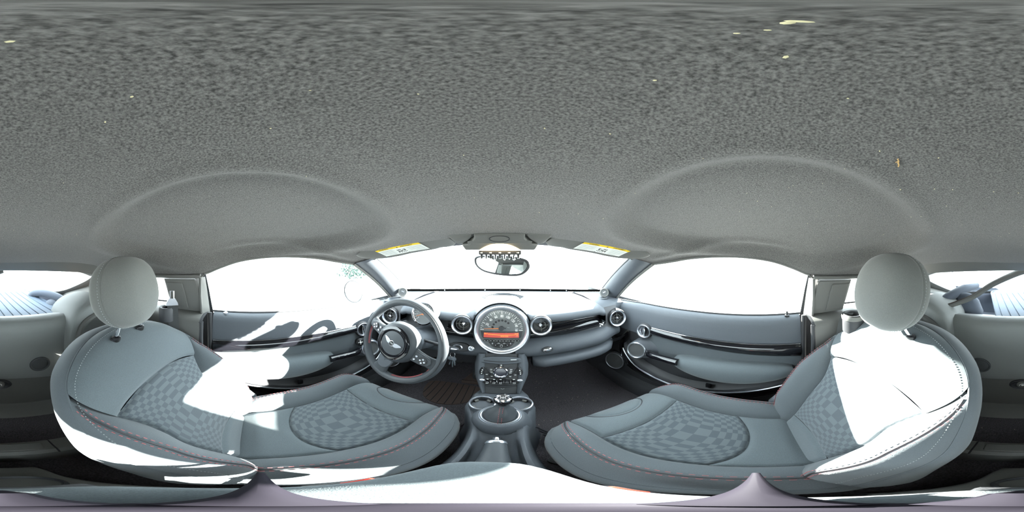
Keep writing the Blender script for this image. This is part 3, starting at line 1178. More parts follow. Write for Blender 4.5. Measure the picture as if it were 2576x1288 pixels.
    mb.tube([F(lerp(a0, a1, .9), lerp(b0, b1, .9), .043) for (a0, b0), (a1, b1) in list(zip(arc_o, arc_i))[14:]], .0050, n=8)
    mb.build('pocket_trim', 'satin', T=T, parent=door, label='bright arc along the pocket')
    mb = MB()
    P = []
    for (a1, b1) in arc_i[10:]:
        P.append([F(a1, b1 - .004, .040), F(a1, b1 + .010, .038), F(a1 - .01, b1 + .020, .028), F(a1 - .01, b1 + .035, .004)])
    mb.grid(P)
    mb.build('pocket_wall', 'dark', T=T, parent=door)
    mb = MB()
    mb.box((.205, .300, .034), (.022, .026, .014), F, .003)
    mb.build('pocket_divider', 'black', T=T, parent=door)
    # speaker pod that carries the grab bar
    fs = Fr(F(.566, .420, .052), (-.42, 1, 0), (.22, 0, 1), (-1, -.42, .22))
    mb = MB()
    P = []
    n = 40
    basec = F(.535, .425, -.004)
    for t, r1 in ((0, 1.0), (.25, .95), (.5, .86), (.75, .80), (.92, .80), (1.0, .77)):
        row = []
        for k in range(n):
            a = 2 * pi * k / n
            pb = basec + V((0, 1, 0)) * (.088 * cos(a)) + V((0, 0, 1)) * (.066 * sin(a))
            pt = fs(.053 * cos(a), .053 * sin(a), .0)
            row.append(pb.lerp(pt, sin(t * pi / 2) if t < 1 else 1) if t < 1 else fs(.050 * cos(a), .050 * sin(a), .003))
        P.append(row)
    mb.grid(P, cv=True)
    mb.build('speaker_pod', 'dash', T=T, parent=door, smooth=70)
    mb = MB()
    mb.lathe([(.051, .000), (.0505, .007), (.0465, .010), (.0425, .007), (.0415, .001)], fs, 48, cap=False)
    mb.build('speaker_ring', 'satin', T=T, parent=door, label='silver ring of the door speaker')
    mb = MB()
    mb.lathe([(.042, .002), (.03, .0035), (0, .004)], fs, 40, cap=False)
    mb.build('speaker_mesh', 'mesh', T=T, parent=door)
    # grab bar into the padded armrest
    mb = MB()
    path = spline([F(.500, .424, .040), F(.465, .428, .054), F(.40, .436, .058), F(.33, .440, .058)], 6)
    mb.tube(path, .021, n=14, sq=(1.0, .8))
    mb.build('grab_bar', 'piano', T=T, parent=door, smooth=70)
    mb = MB()
    P = []
    for k in range(33):
        t = k / 32
        y = lerp(.362, -.118, t)
        h = .064 * min(1, (max(0, sin(pi * (t * .96 + .02))) ** .40)) * lerp(1.0, .92, t)
        zc_ = lerp(.422, .426, t) - .010 * sin(pi * t)
        row = []
        for j in range(17):
            a = lerp(-.15, pi + .15, j / 16)
            c = sin(a)
            cc = .082 * (abs(c) ** .55 if c > 0 else 0) * (h / .064) ** .45 - .004
            row.append(F(y, zc_ + h * cos(a) * (1.0 if cos(a) > 0 else 1.05), cc))
        P.append(row)
    mb.grid(P)
    mb.build('armrest_pad', 'fabric', T=T, parent=door, smooth=80, label='padded door armrest')
    # deep speaker low at the front
    fl = Fr(F(.772, .215, .028), (-.45, 1, 0), (.12, 0, 1), (-1, -.45, .12))
    mb = MB()
    mb.lathe([(.072, -.03), (.070, .0), (.064, .004), (.060, .003)], fl, 48, sy=1.08, cap=False)
    mb.build('bass_speaker_bezel', 'dark', T=T, parent=door)
    mb = MB()
    mb.tube([fl(.0585 * cos(2 * pi * k / 48), .0635 * sin(2 * pi * k / 48), .005) for k in range(48)], .003, n=6, closed=True)
    mb.build('bass_speaker_ring', 'satin', T=T, parent=door)
    mb = MB()
    mb.lathe([(.058, .002), (0, .003)], fl, 40, sy=1.08, cap=False)
    mb.build('bass_speaker_mesh', 'mesh', T=T, parent=door)
    # lock pin at the rear of the sill
    f = Fr(V((.690, -.105, belt_z(-.105) + .000)), (1, 0, 0), (0, 1, 0))
    mb = MB()
    mb.lathe([(.010, -.004), (.010, .003), (.006, .005), (.0048, .008), (.0048, .017), (.0035, .020), (0, .0205)], f, 16)
    mb.build('lock_pin', 'satin' if sd < 0 else 'black', T=T, parent=door)
    if sd < 0:
        # mirror adjuster on the driver's pod
        f = Fr(F(.515, .470, .030), (-.3, 1, 0), (.35, 0, 1), (-1, -.3, .35))
        mb = MB()
        mb.lathe([(.022, -.02), (.022, .004), (.018, .007), (0, .008)], f, 24)
        ad = mb.build('mirror_adjuster', 'black', T=T, parent=door)
        mb = MB()
        for a in range(4):
            mb.box((.010 * cos(a * pi / 2), .010 * sin(a * pi / 2), .009), (.004, .004, .002), f)
        mb.lathe([(.005, .007), (.005, .012), (0, .013)], f, 12)
        mb.build('adjuster_marks', 'white', T=T, parent=ad)
    return door

make_door(-1, 'driver side door with shadow streaks, sun on its armrest, and a mirror switch')
make_door(1, 'passenger side door, evenly shaded, with dark blue grey armrest pad and two ringed speakers')

# outside mirrors
for sd, lab in ((-1, 'pale round outside mirror beyond the driver window'), (1, 'pale round outside mirror beyond the passenger window')):
    T = mirror_x(sd)
    t = thing('outside_mirror', lab, 'mirror', (sd * .80, .74, .66), 'outside mirrors')
    f = Fr((.955, .715, .682), (.95, -.28, 0), (0, .0, 1), (-.28, -.95, .05))
    mb = MB()
    mb.lathe([(.080, .0), (.0865, .004), (.090, -.004), (.092, -.03), (.082, -.075), (.055, -.105), (.02, -.12), (0, -.122)], f, 40, cap=False)
    mb.tube([V((.90, .77, .64)), V((.80, .80, .625)), V((.715, .80, .63))], [.03, .026, .03], n=12)
    mb.build('mirror_housing', 'carpaint', T=T, parent=t)
    mb = MB()
    mb.lathe([(.081, .001), (.04, .002), (0, .002)], f, 40, cap=False)
    mb.build('mirror_glass', 'mirrorglass', T=T, parent=t)
    mb = MB()
    mb.tube([f(.083 * cos(2 * pi * k / 48), .083 * sin(2 * pi * k / 48), .003) for k in range(48)], .0028, n=6, closed=True)
    mb.build('mirror_rim', 'dark' if sd < 0 else 'carpaint', T=T, parent=t)  # passenger rim coloured pale to stand for the glare that swallows it

# ================================================================ DASHBOARD
dash = thing('dashboard', 'wide dark dashboard with round air vents under the windscreen', 'dashboard', (0, .75, .5))
def yw(x):
    return 1.195 - .225 * (x / .665) ** 2
XE = .478
mb = MB()
P = []
for j in range(97):
    x = -XE + 2 * XE * j / 96
    yl = .655 + .0 * x
    ed = sst(XE - .03, XE, abs(x)) * .012
    prof = [(yw(x), .692), (lerp(yw(x), .70, .35), .700), (.90, .703), (.82, .704), (.74, .703), (.70, .698), (.672, .690), (.660, .680), (.655, .668), (.658, .657), (.670, .649), (.70, .645), (.725, .643)]
    zb = .6255 + sqrt(max(0.0, .1265 ** 2 - x * x)) if abs(x) < .1265 else 0.0     # cowl that swells over the speedometer
    row = []
    for k, (y, z) in enumerate(prof):
        z -= ed
        if k < 7:
            z += max(0.0, zb - z) * (1 - sst(.78, 1.0, y))
        elif zb - .003 > z:
            y, z = .674, zb - .003
        row.append(V((x, y, z)))
    P.append(row)
mb.grid(P)
for sx in (-1, 1):
    x = sx * XE
    mb.grid([[V((x, y, z - .012)), V((x, y, min(z, .66) - .05))] for y, z in prof])
mb.build('dash_top', 'dash', parent=dash, smooth=60)
# side shoulders of the dash carrying the outer vents
for sx in (-1, 1):
    mb = MB()
    P = []
    for j in range(9):
        x = lerp(XE + .003, .675, j / 8)
        k = j / 8
        prof = [(yw(x) + .01, .690), (.90, .700 - .012 * k), (.80, .694 - .018 * k), (.75, .682 - .02 * k), (.725 + .03 * k, .66 - .02 * k), (.712 + .05 * k, .62), (.715 + .06 * k, .55), (.735 + .08 * k, .48), (.78 + .1 * k, .42)]
        P.append([V((sx * x, y, z)) for y, z in prof])
    mb.grid(P)
    mb.build('dash_shoulder', 'dash', parent=dash, smooth=60)
    f = Fr((sx * .575, .815, .685), (1, 0, 0), (0, 1, -.22))
    mb = MB()
    mb.lathe([(.030, .0), (.031, .003), (.027, .005), (.025, .002)], f, 28, sy=.72, cap=False)
    dv = mb.build('demist_vent', 'dash', parent=dash)
    mb = MB()
    mb.prism(circ(.026, 24, sy=.72), f, -.002, .0012)
    mb.build('vent_opening', 'black', parent=dv)
    mb = MB()
    for k in (-2, -1, 0, 1, 2):
        mb.box((k * .0085, 0, .003), (.0022, .036 - .006 * abs(k), .004), f)
    mb.build('vent_bars', 'plastic', parent=dv)
# fascia behind vents
mb = MB()
mb.grid([[V((x, y, z)) for y, z in ((.735, .66), (.722, .645), (.705, .60), (.700, .56), (.690, .548))] for x in [-.60 + 1.2 * k / 24 for k in range(25)]])
mb.build('fascia', 'dark', parent=dash)
# padded knee roll + under tray
mb = MB()
for x0, x1 in ((-.60, -.055), (.055, .60)):
    P = []
    for j in range(25):
        x = lerp(x0, x1, j / 24)
        rec = .05 * sst(.40, .60, abs(x)) ** 1.5
        prof = [(.712, .562), (.688, .560), (.668, .553), (.650, .538), (.640, .518), (.641, .500), (.650, .486), (.664, .474), (.68, .466), (.70, .462)]
        P.append([V((x, y + rec, z)) for y, z in prof])
    mb.grid(P)
mb.build('knee_roll', 'dash', parent=dash, smooth=60)
mb = MB()
mb.grid([[V((x, y, z)) for y, z in ((.68, .47), (.70, .40), (.80, .37), (1.0, .38), (1.18, .46))] for x in (-.68, -.3, -.08)])
mb.grid([[V((x, y, z)) for y, z in ((.68, .47), (.72, .42), (.80, .40), (1.0, .40), (1.18, .46))] for x in (.08, .3, .68)])
mb.build('under_tray', 'dark', parent=dash)
# glovebox lid
mb = MB()
P = []
for j in range(21):
    x = lerp(.128, .555, j / 20)
    rec = .055 * sst(.40, .60, x) ** 1.5
    e = min(1, min(j, 20 - j) / 2.0)
    e = .6 + .4 * e
    prof = [(.69, .470), (.662 - .0 * e, .468), (.640 - .012 * e + .012, .463), (.628, .452), (.628, .430), (.640, .415), (.68, .402), (.74, .398)]
    P.append([V((x, lerp(.69, y, e) + rec, z)) for y, z in prof])
mb.grid(P)
for r in (P[0], P[-1]):
    mb.add(r, [list(range(len(r)))])
mb.build('glovebox_lid', 'dash', parent=dash, smooth=60)
# oval chrome badge on knee roll
f = Fr((.185, .6405, .522), (1, 0, 0), (0, .25, 1), (0, -1, .25))
mb = MB()
mb.lathe([(.023, -.004), (.0235, .003), (.021, .005), (.019, .003)], f, 36, sy=.62, cap=False)
bd = mb.build('badge_bezel', 'dark', parent=dash)
mb = MB()
mb.lathe([(.0195, .002), (.012, .005), (0, .006)], f, 32, sy=.58, cap=False)
mb.build('badge', 'chrome', parent=bd, label='oval chrome badge')

# gloss decor strips
def strip(name, tops, bots, yfun, bulge=.012, m='piano'):
    t_, b_ = sp2(tops, 6), sp2(bots, 6)
    mb = MB()
    P = []
    for k in range(len(t_)):
        row = []
        for j in range(9):
            s = j / 8
            x, z = lerp(t_[k][0], b_[k][0], s), lerp(t_[k][1], b_[k][1], s)
            row.append(V((x, yfun(x, z) - bulge * sin(pi * s) ** .7, z)))
        P.append(row)
    mb.grid(P)
    for r in (P[0], P[-1]):
        mb.add(r, [list(range(len(r)))])
    return mb.build(name, m, parent=dash, smooth=60)
yf = lambda x, z: .700 - (z - .60) * .0 + .03 * max(0, abs(x) - .35)
strip('upper_decor_strip', [(.10, .640), (.20, .643), (.35, .645), (.497, .640)], [(.10, .606), (.20, .612), (.35, .622), (.497, .626)], yf, .008)
sd_ = strip('lower_decor_strip', [(.10, .606), (.20, .610), (.35, .620), (.497, .622)], [(.10, .556), (.20, .558), (.35, .562), (.505, .568)], yf, .018)
strip('lower_decor_strip', [(-.10, .606), (-.17, .610), (-.24, .612)], [(-.10, .556), (-.17, .556), (-.26, .558)], yf, .018)
strip('upper_decor_strip', [(-.10, .640), (-.17, .643), (-.24, .645)], [(-.10, .606), (-.17, .610), (-.24, .612)], yf, .008)
# chequered flag print at the strip's outer end
mb = MB()
f = Fr((.478, .6865, .588), (1, .04, .05), (0, .2, 1), (0, -1, .2))
for i in range(5):
    for j in range(4):
        if (i + j) % 2 == 0 and not (i == 4 and j == 0):
            mb.box((-.014 + i * .0072, -.012 + j * .0072 + .002 * i, .0), (.0068, .0068, .002), f)
mb.build('flag_print', 'white', parent=sd_, label='white chequered flag print', smooth=0)

# round air vents
def air_vent(name, c, nrm, R, knob_off=(0, 0), swivel=0.0, mount=True):
    n = V(nrm).normalized()
    up = (V((0, 0, 1)) - n * n.z).normalized()
    f = Fr(c, up.cross(n), up, n)
    mb = MB()
    mb.lathe([(R * 1.10, -.05), (R * 1.12, -.004), (R * 1.06, .006), (R * 1.0, .006)], f, 48, cap=False)
    vent = mb.build(name, 'black', parent=dash, label='round air vent')
    mb = MB()
    mb.lathe([(R * 1.01, .004), (R * .97, .010), (R * .88, .008), (R * .80, .001), (R * .79, -.006)], f, 48, cap=False)
    mb.build('vent_ring', 'satin', parent=vent, label='silver ring')
    fi = Fr(f(knob_off[0], knob_off[1], -.010), f.e1 * cos(swivel) + f.e3 * sin(swivel), f.e2)
    r = R * .76
    mb = MB()
    mb.lathe([(r * 1.03, -.012), (r * .9, -.016), (0, -.018)], f, 36, cap=False)
    mb.build('vent_bowl', 'black', parent=vent)
    mb = MB()
    for q in (.98, .58):
        mb.lathe([(r * q, -.010), (r * q, .0), (r * q - .003, .001), (r * q - .004, -.010)], fi, 40, cap=False)
    mb.build('vent_louvre', 'dark', parent=vent)
    mb = MB()
    for k in range(4):
        a = k * pi / 2
        mb.box((r * .50, 0, -.002), (r * .92, .0022, .007), Fr(fi.o, fi.e1 * cos(a) + fi.e2 * sin(a), fi.e2 * cos(a) - fi.e1 * sin(a), fi.e3))
    mb.tube([fi(r * .57 * cos(2 * pi * k / 32), r * .57 * sin(2 * pi * k / 32), .0015) for k in range(32)], .0011, n=4, closed=True)
    mb.build('vent_vane', 'plastic', parent=vent)
    mb = MB()
    mb.lathe([(.0085, -.004), (.009, .004), (.0065, .0085), (0, .0095)], fi, 18)
    mb.build('vent_knob', 'chrome', parent=vent)
    return vent
air_vent('air_vent', (.1585, .643, .650), (-.10, -1, .18), .0430, (.002, .002), .35)
air_vent('air_vent', (-.160, .643, .650), (.10, -1, .18), .0430, (.005, .005), -.25)
air_vent('air_vent', (.577, .685, .596), (-.30, -1, .10), .0475)
air_vent('air_vent', (-.577, .690, .600), (.30, -1, .10), .0475)

# arched windscreen demister in the dash top
mb = MB()
def arcp(i, s, z):
    k = i / 4.0
    return V((lerp(.094, .122, k) * s, lerp(.962, 1.040, k) - lerp(.062, .092, k) * s * s, z))
for i in range(5):
    mb.grid([[arcp(i + .05, -.97 + 1.94 * k / 24, .7048) for k in range(25)], [arcp(i + .78, -.97 + 1.94 * k / 24, .7052) for k in range(25)]])
gr = mb.build('demister_slots', 'void', parent=dash)
for i in range(6):
    mb = MB()
    mb.tube([arcp(i - .08, -1 + 2 * k / 24, .7046) for k in range(25)], .0016, n=6)
    mb.build('demister_bar', 'dash', parent=dash)
mb = MB()
mb.ell(Fr((-.004, .905, .706), (1, 0, 0), (0, 1, 0)), (0, 0, 0), (.010, .008, .004), nu=14, nv=8)
mb.build('light_sensor', 'black', parent=dash)

# ================================================================ CENTRAL SPEEDOMETER
spd = thing('speedometer', 'huge round speedometer with silver ring in the middle of the dashboard', 'speedometer', (0, .66, .62))
ta = radians(9)
sf = Fr((0.0, .652, .628), (1, 0, 0), (0, sin(ta), cos(ta)), (0, -cos(ta), sin(ta)))
mb = MB()
mb.lathe([(.121, -.14), (.1225, -.05), (.1215, -.012), (.117, .000), (.1135, .003), (.112, .001)], sf, 96, cap=False)
mb.build('speedometer_housing', 'dash', parent=spd, smooth=50)
mb = MB()
mb.lathe([(.1130, .000), (.1125, .006), (.109, .0105), (.103, .010), (.0965, .004), (.094, -.006), (.0935, -.010)], sf, 96, cap=False)
mb.build('speedometer_ring', 'satin', parent=spd, smooth=50, label='silver ring')
mb = MB()
mb.lathe([(.0940, -.009), (.05, -.009), (0, -.009)], sf, 72, cap=False)
face = mb.build('dial_face', 'dial', parent=spd)
HUB = (-.001, .009)
A0, A1 = radians(181), radians(-3.5)
mb = MB()
for k in range(33):
    a = lerp(A0, A1, k / 32)
    big = k % 4 == 0
    mid_ = k % 2 == 0
    L = .0145 if big else (.011 if mid_ else .006)
    w = .0028 if big else .0017
    c_, s_ = cos(a), sin(a)
    r1 = .0865
    f = sf.at(HUB[0] * .5 + c_ * (r1 - L / 2), HUB[1] * .3 + s_ * (r1 - L / 2) , -.0086)
    mb.box((0, 0, 0), (L, w, .0006), Fr(f.o, f.e1 * c_ + f.e2 * s_, f.e2 * c_ - f.e1 * s_, f.e3))
mb.build('dial_ticks', 'white', parent=face, smooth=0)
mb = MB()
for i, t in enumerate(('20', '40', '60', '80', '100', '120', '140', '160')):
    k = (i + 1) * 20 / 160
    a = lerp(A0, A1, k)
    r = .0625 if t != '160' else .0605
    f = sf.at(cos(a) * r, sin(a) * r + .002, -.0085)
    ang = (a - pi / 2)
    if t == '160':
        ang = -pi / 2
    f = Fr(f.o, f.e1 * cos(ang) + f.e2 * sin(ang), f.e2 * cos(ang) - f.e1 * sin(ang), f.e3)
    f.e1 = f.e1 * .76
    mb.text(t, f, .0165, bold=.022)
f = sf.at(-.050, .0145, -.0085)
mb.text('MPH', f, .0055)
mb.build('dial_numerals', 'white', parent=face, smooth=0)
mb = MB()
for k in range(7):
    a = lerp(radians(172), radians(42), k / 6)
    mb.prism(circ(.0048, 20, (.037 * cos(a), .008 + .037 * sin(a))), sf, -.0089, -.0084)
mb.build('warning_lamps', 'black', parent=face)
mb = MB()
na_ = radians(183)
nf = Fr(sf(HUB[0], HUB[1], -.0045), sf.e1 * cos(na_) + sf.e2 * sin(na_), sf.e2 * cos(na_) - sf.e1 * sin(na_), sf.e3)
mb.prism([(.006, .0016), (.070, .0005), (.070, -.0005), (.006, -.0016)], nf, 0, .0014)
mb.build('needle', 'orange', parent=spd, smooth=0, label='orange speedometer needle')
mb = MB()
mb.lathe([(.0105, -.004), (.0105, .003), (.009, .0045), (0, .005)], sf.at(HUB[0], HUB[1], -.004), 28)
mb.prism([(.006, .005), (.019, .002), (.019, -.001), (.006, -.003)], sf.at(HUB[0], HUB[1], -.002), -.002, .003, .0005)
mb.build('needle_hub', 'dark', parent=spd)
mb = MB()
mb.box((.024, .0185, -.0086), (.010, .0016, .0004), sf.rot(-.25))
mb.build('dial_mark', 'greyink', parent=face, smooth=0)
# display band
lc = [(-.086, -.006), (.086, -.006), (.080, -.034), (.074, -.042), (-.074, -.042), (-.080, -.034)]
mb = MB()
mb.prism(lc, sf, -.010, -.0075, .001)
pn = mb.build('display_surround', 'dark', parent=spd)
mb = MB()
mb.prism([(-.072, -.013), (.070, -.013), (.070, -.036), (-.072, -.036)], sf, -.009, -.0070)
dsp = mb.build('radio_display', 'lcd', parent=spd, label='red orange radio display')
mb = MB()
mb.text('80.7', sf.at(-.063, -.018, -.0068), .008)
mb.text('AUX-VOL', sf.at(.012, -.0295, -.0068), .0075)
mb.text('4:43', sf.at(.060, -.018, -.0068), .008)
mb.text('PM', sf.at(.063, -.026, -.0068), .0055)
mb.tube([sf(-.055, -.020, -.0066), sf(0, -.0235, -.0066), sf(.055, -.0225, -.0066)], .0007, n=4)
mb.build('display_text', 'lcdtext', parent=dsp, smooth=0)
# row of six preset buttons
for k in range(6):
    x = -.061 + .0245 * k
    mb = MB()
    mb.box((x, -.0505, -.006), (.0225, .0085, .006), sf, .002)
    b = mb.build('preset_button', 'black', parent=spd)
    mb = MB()
    for dx in (-.006, .006):
        mb.box((x + dx, -.0500, -.0028), (.0045, .0028, .0006), sf)
    mb.build('button_mark', 'greyink', parent=b, smooth=0)
# lower control island
mb = MB()
mb.prism(sp2([(-.044, -.058), (.044, -.058), (.047, -.066), (.036, -.080), (.015, -.086), (-.015, -.086), (-.036, -.080), (-.047, -.066)], 4, True), sf, -.010, -.0055, .0015)
isl = mb.build('control_island', 'dark', parent=spd)
for x, y, r, nm in ((-.0235, -.0705, .0092, 'tune_button'), (.0235, -.0705, .0092, 'tune_button'), (0, -.0745, .0100, 'mode_button')):
    mb = MB()
    mb.lathe([(r, -.006), (r, -.001), (r * .8, .001), (0, .0015)], sf.at(x, y, -.003), 24)
    b = mb.build(nm, 'black', parent=isl)
mb = MB()
for x, y, w, h in ((-.036, -.064, .004, .006), (.036, -.064, .004, .006), (-.011, -.0625, .009, .0035), (.011, -.0625, .009, .0035)):
    mb.box((x, y, -.0052), (w, h, .0012), sf)
for x, y in ((-.0235, -.0705), (.0235, -.0705)):
    mb.box((x, y, -.0012), (.004, .0014, .001), sf.at(0, 0))
    mb.box((x, y, -.0012), (.0014, .004, .001), sf.at(0, 0))
mb.tube([sf(.0055 * cos(a), -.0745 + .0055 * sin(a), -.0012) for a in [2 * pi * k / 20 for k in range(20)]], .0008, n=4, closed=True)
mb.build('control_marks', 'greyink', parent=isl, smooth=0)
# clear cover
mb = MB()
mb.lathe([(.0945, -.0030), (.05, -.0005), (0, .0)], sf, 48, cap=False)
mb.build('clear_cover', 'clear', parent=spd)
#PART5
# ================================================================ STEERING
wh = thing('steering_wheel', 'three spoke leather steering wheel with winged badge, turned slightly right', 'steering wheel', (-.345, .49, .60))
tw = .319
wf0 = Fr((-.345, .477, .601), (1, 0, 0), (0, sin(tw), cos(tw)), (0, -cos(tw), sin(tw)))
wf = wf0.rot(-radians(20))
R0 = .1695
mb = MB()
P = []
n = 120
for k in range(n):
    a = 2 * pi * k / n
    # thumb swellings near the spokes
    g = 1 + .12 * (exp(-((sin(a) - .42) / .16) ** 2) if abs(cos(a)) > .5 else 0)
    row = []
    for j in range(18):
        t = 2 * pi * j / 18
        row.append(wf((R0 + .0155 * g * cos(t)) * cos(a), (R0 + .0155 * g * cos(t)) * sin(a), .0185 * g * sin(t)))
    P.append(row)
mb.grid(P, cu=True, cv=True)
mb.build('rim', 'wheel_leather', parent=wh, smooth=80)
# seam groove round the face of the rim
mb = MB()
mb.tube([wf(.1735 * cos(2 * pi * k / 100), .1735 * sin(2 * pi * k / 100), .0178) for k in range(100)], .0011, n=5, closed=True)
mb.build('rim_seam', 'black', parent=wh)
# red cross stitching on the inner edge, between the spokes
mb = MB()
for a0, a1 in ((190, 222), (292, 338), (-14, -6), (20, 24)):
    m_ = int(abs(a1 - a0) / 1.15)
    for k in range(m_):
        a = radians(lerp(a0, a1, k / m_))
        a2 = a + .010
        mb.tube([wf((R0 - .0148) * cos(a), (R0 - .0148) * sin(a), .0085), wf((R0 - .0168) * cos(a2), (R0 - .0168) * sin(a2), .0005)], .0009, n=4)
mb.build('rim_stitching', 'red', parent=wh, smooth=0, kind='stuff', label='red cross stitching')
def spoke(name, a_deg, w0, w1, r0, r1, m, z0=.016, z1=.004, th=.012):
    a = radians(a_deg)
    f = Fr(wf.o, wf.e1 * cos(a) + wf.e2 * sin(a), wf.e2 * cos(a) - wf.e1 * sin(a), wf.e3)
    mb = MB()
    P = []
    for k in range(13):
        t = k / 12
        r = lerp(r0, r1, t)
        w = lerp(w0, w1, t) * (1 + .35 * (2 * t - 1) ** 4 * (t > .5) - .12 * sin(pi * t))
        z = lerp(z0, z1, t)
        P.append([f(r, w * cos(2 * pi * j / 16), z + th * sin(2 * pi * j / 16) * (1 if j < 8 else .9)) for j in range(16)])
    mb.grid(P, cv=True)
    return mb.build(name, m, parent=wh, smooth=70), f
for ad in (180, 0):
    sp_, f = spoke('spoke', ad, .034, .022, .06, .160, 'wheel_leather')
    # control pod on the spoke
    mb = MB()
    mb.prism(sp2([(.072, -.022), (.10, -.024), (.138, -.016), (.150, .0), (.138, .018), (.10, .022), (.072, .020)], 5, True), f, .014, .024, .003)
    pod = mb.build('control_pod', 'wheel_leather', parent=sp_)
    mb = MB()
    cx = .122
    mb.prism(circ(.0155, 28, (cx, 0)), f, .022, .0275, .0015)
    mb.build('control_button', 'dark', parent=sp_)
    mb = MB()
    for k in range(4):
        a = k * pi / 2
        mb.prism(circ(.0034, 12, (cx + .0082 * cos(a), .0082 * sin(a))), f, .0270, .0288, .0006)
    for x, y in ((.096, .006), (.094, -.010)):
        mb.prism(circ(.0042, 14, (x, y)), f, .023, .0290, .001)
    mb.build('button_mark', 'satin', parent=sp_)
sp_, f = spoke('spoke', 270, .040, .030, .06, .160, 'wheel_leather', z0=.010)
mb = MB()
pts = sp2([(.080, -.028), (.115, -.030), (.134, -.015), (.138, 0), (.134, .015), (.115, .030), (.080, .028)], 5, True)
mb.prism(pts, f, .010, .0195, .003)
mb.build('spoke_inlay', 'dash', parent=sp_)
# hub dome and ring
mb = MB()
mb.lathe([(.082, -.02), (.088, .004), (.086, .020), (.080, .033), (.074, .040), (.068, .043)], wf, 72, cap=False)
mb.build('hub', 'wheel_leather', parent=wh, smooth=60)
mb = MB()
mb.lathe([(.0695, .0415), (.068, .0455), (.060, .0475), (.051, .046), (.0495, .044)], wf, 72, cap=False)
mb.build('hub_ring', 'piano', parent=wh, label='gloss black hub ring')
mb = MB()
mb.lathe([(.050, .0435), (.049, .0465), (.03, .0485), (0, .049)], wf, 56, cap=False)
cap = mb.build('hub_cap', 'wheel_leather', parent=wh)
# winged emblem
mb = MB()
fE = wf.at(0, 0, .0475)
for s in (-1, 1):
    w = sp2([(s * .010, .006), (s * .018, .010), (s * .030, .0125), (s * .041, .0115), (s * .038, .006), (s * .032, .001), (s * .026, -.004), (s * .018, -.0075), (s * .010, -.0075)], 3)
    mb.prism(w, fE, 0, .0030, .0006)
mb.lathe([(.0118, 0), (.0118, .0036), (.0100, .0042), (.0098, .003)], fE, 32, cap=False)
em = mb.build('winged_emblem', 'satin', parent=cap, label='winged chrome badge')
mb = MB()
mb.prism(circ(.0100, 28), fE, .0005, .0034)
mb.build('emblem_disc', 'black', parent=cap)
mb = MB()
mb.text('MINI', fE.at(0, 0, .0036), .0072)
mb.build('emblem_text', 'white', parent=cap, smooth=0)

# column shroud, stalks
colm = thing('steering_column', 'steering column shroud with two stalks behind the wheel', 'steering column', (-.345, .60, .55))
fc = Fr((-.345, .50, .595), (1, 0, 0), (0, sin(tw), cos(tw)), (0, -cos(tw), sin(tw)))
mb = MB()
P = []
for t in (-.22, -.12, -.05, -.02, -.01):
    s = lerp(1.0, .80, (t + .22) / .21)
    P.append([fc(.072 * s * cos(a) * (1 + .12 * abs(cos(a))), .058 * s * sin(a), t) for a in [2 * pi * k / 28 for k in range(28)]])
mb.grid(P, cv=True)
mb.build('column_shroud', 'dash', parent=colm, smooth=60)
for s in (-1, 1):
    mb = MB()
    mb.tube([fc(s * .06, .015, -.05), fc(s * .10, .012, -.048), fc(s * .148, .008, -.040), fc(s * .172, .006, -.036)], [.007, .0065, .009, .008], n=10)
    mb.build('stalk', 'dark', parent=colm)
for s in (-1,):
    mb = MB()
    mb.tube([fc(s * .06, -.02, -.055), fc(s * .12, -.030, -.050)], [.006, .004], n=8)
    mb.build('stalk', 'satin', parent=colm)

# rev counter on the column
tach = thing('rev_counter', 'round chrome ringed rev counter on the steering column', 'gauge', (-.325, .66, .66))
ft = Fr((-.325, .628, .686), (1, .05, 0), (0, .26, 1), (.0, -1, .26))
mb = MB()
mb.lathe([(.040, -.085), (.056, -.060), (.060, -.03), (.059, -.006), (.0555, .010), (.0535, .012)], ft, 56, cap=False)
mb.build('gauge_housing', 'dash', parent=tach, smooth=60)
mb = MB()
mb.lathe([(.0545, .0115), (.0535, .0155), (.049, .0155), (.046, .0100), (.0455, .006)], ft, 56, cap=False)
mb.build('gauge_ring', 'chrome', parent=tach, smooth=60, label='chrome ring')
mb = MB()
mb.lathe([(.046, .0075), (0, .0075)], ft, 48, cap=False)
gf = mb.build('gauge_face', 'dial', parent=tach)
mb = MB()
mbn = MB()
for k in range(17):
    a = radians(lerp(222, -30, k / 16))
    L = .009 if k % 2 == 0 else .005
    f = ft.at(.040 * cos(a), .040 * sin(a), .0078)
    mb.box((0, 0, 0), (L, .0013, .0005), Fr(f.o, f.e1 * cos(a) + f.e2 * sin(a), f.e2 * cos(a) - f.e1 * sin(a), f.e3))
    if k % 2 == 0:
        mbn.text(str(k // 2), ft.at(.030 * cos(a), .030 * sin(a), .0078), .0085)
mb.build('gauge_ticks', 'white', parent=gf, smooth=0)
mbn.build('gauge_numerals', 'white', parent=gf, smooth=0)
mb = MB()
a = radians(205)
f = ft.at(0, 0, .0085)
mb.prism([(0, .0012), (.038, .0004), (.038, -.0004), (0, -.0012)], Fr(f.o, f.e1 * cos(a) + f.e2 * sin(a), f.e2 * cos(a) - f.e1 * sin(a), f.e3), 0, .0012)
mb.lathe([(.006, 0), (.006, .003), (0, .0035)], f, 20)
mb.build('gauge_needle', 'orange', parent=tach, smooth=0)

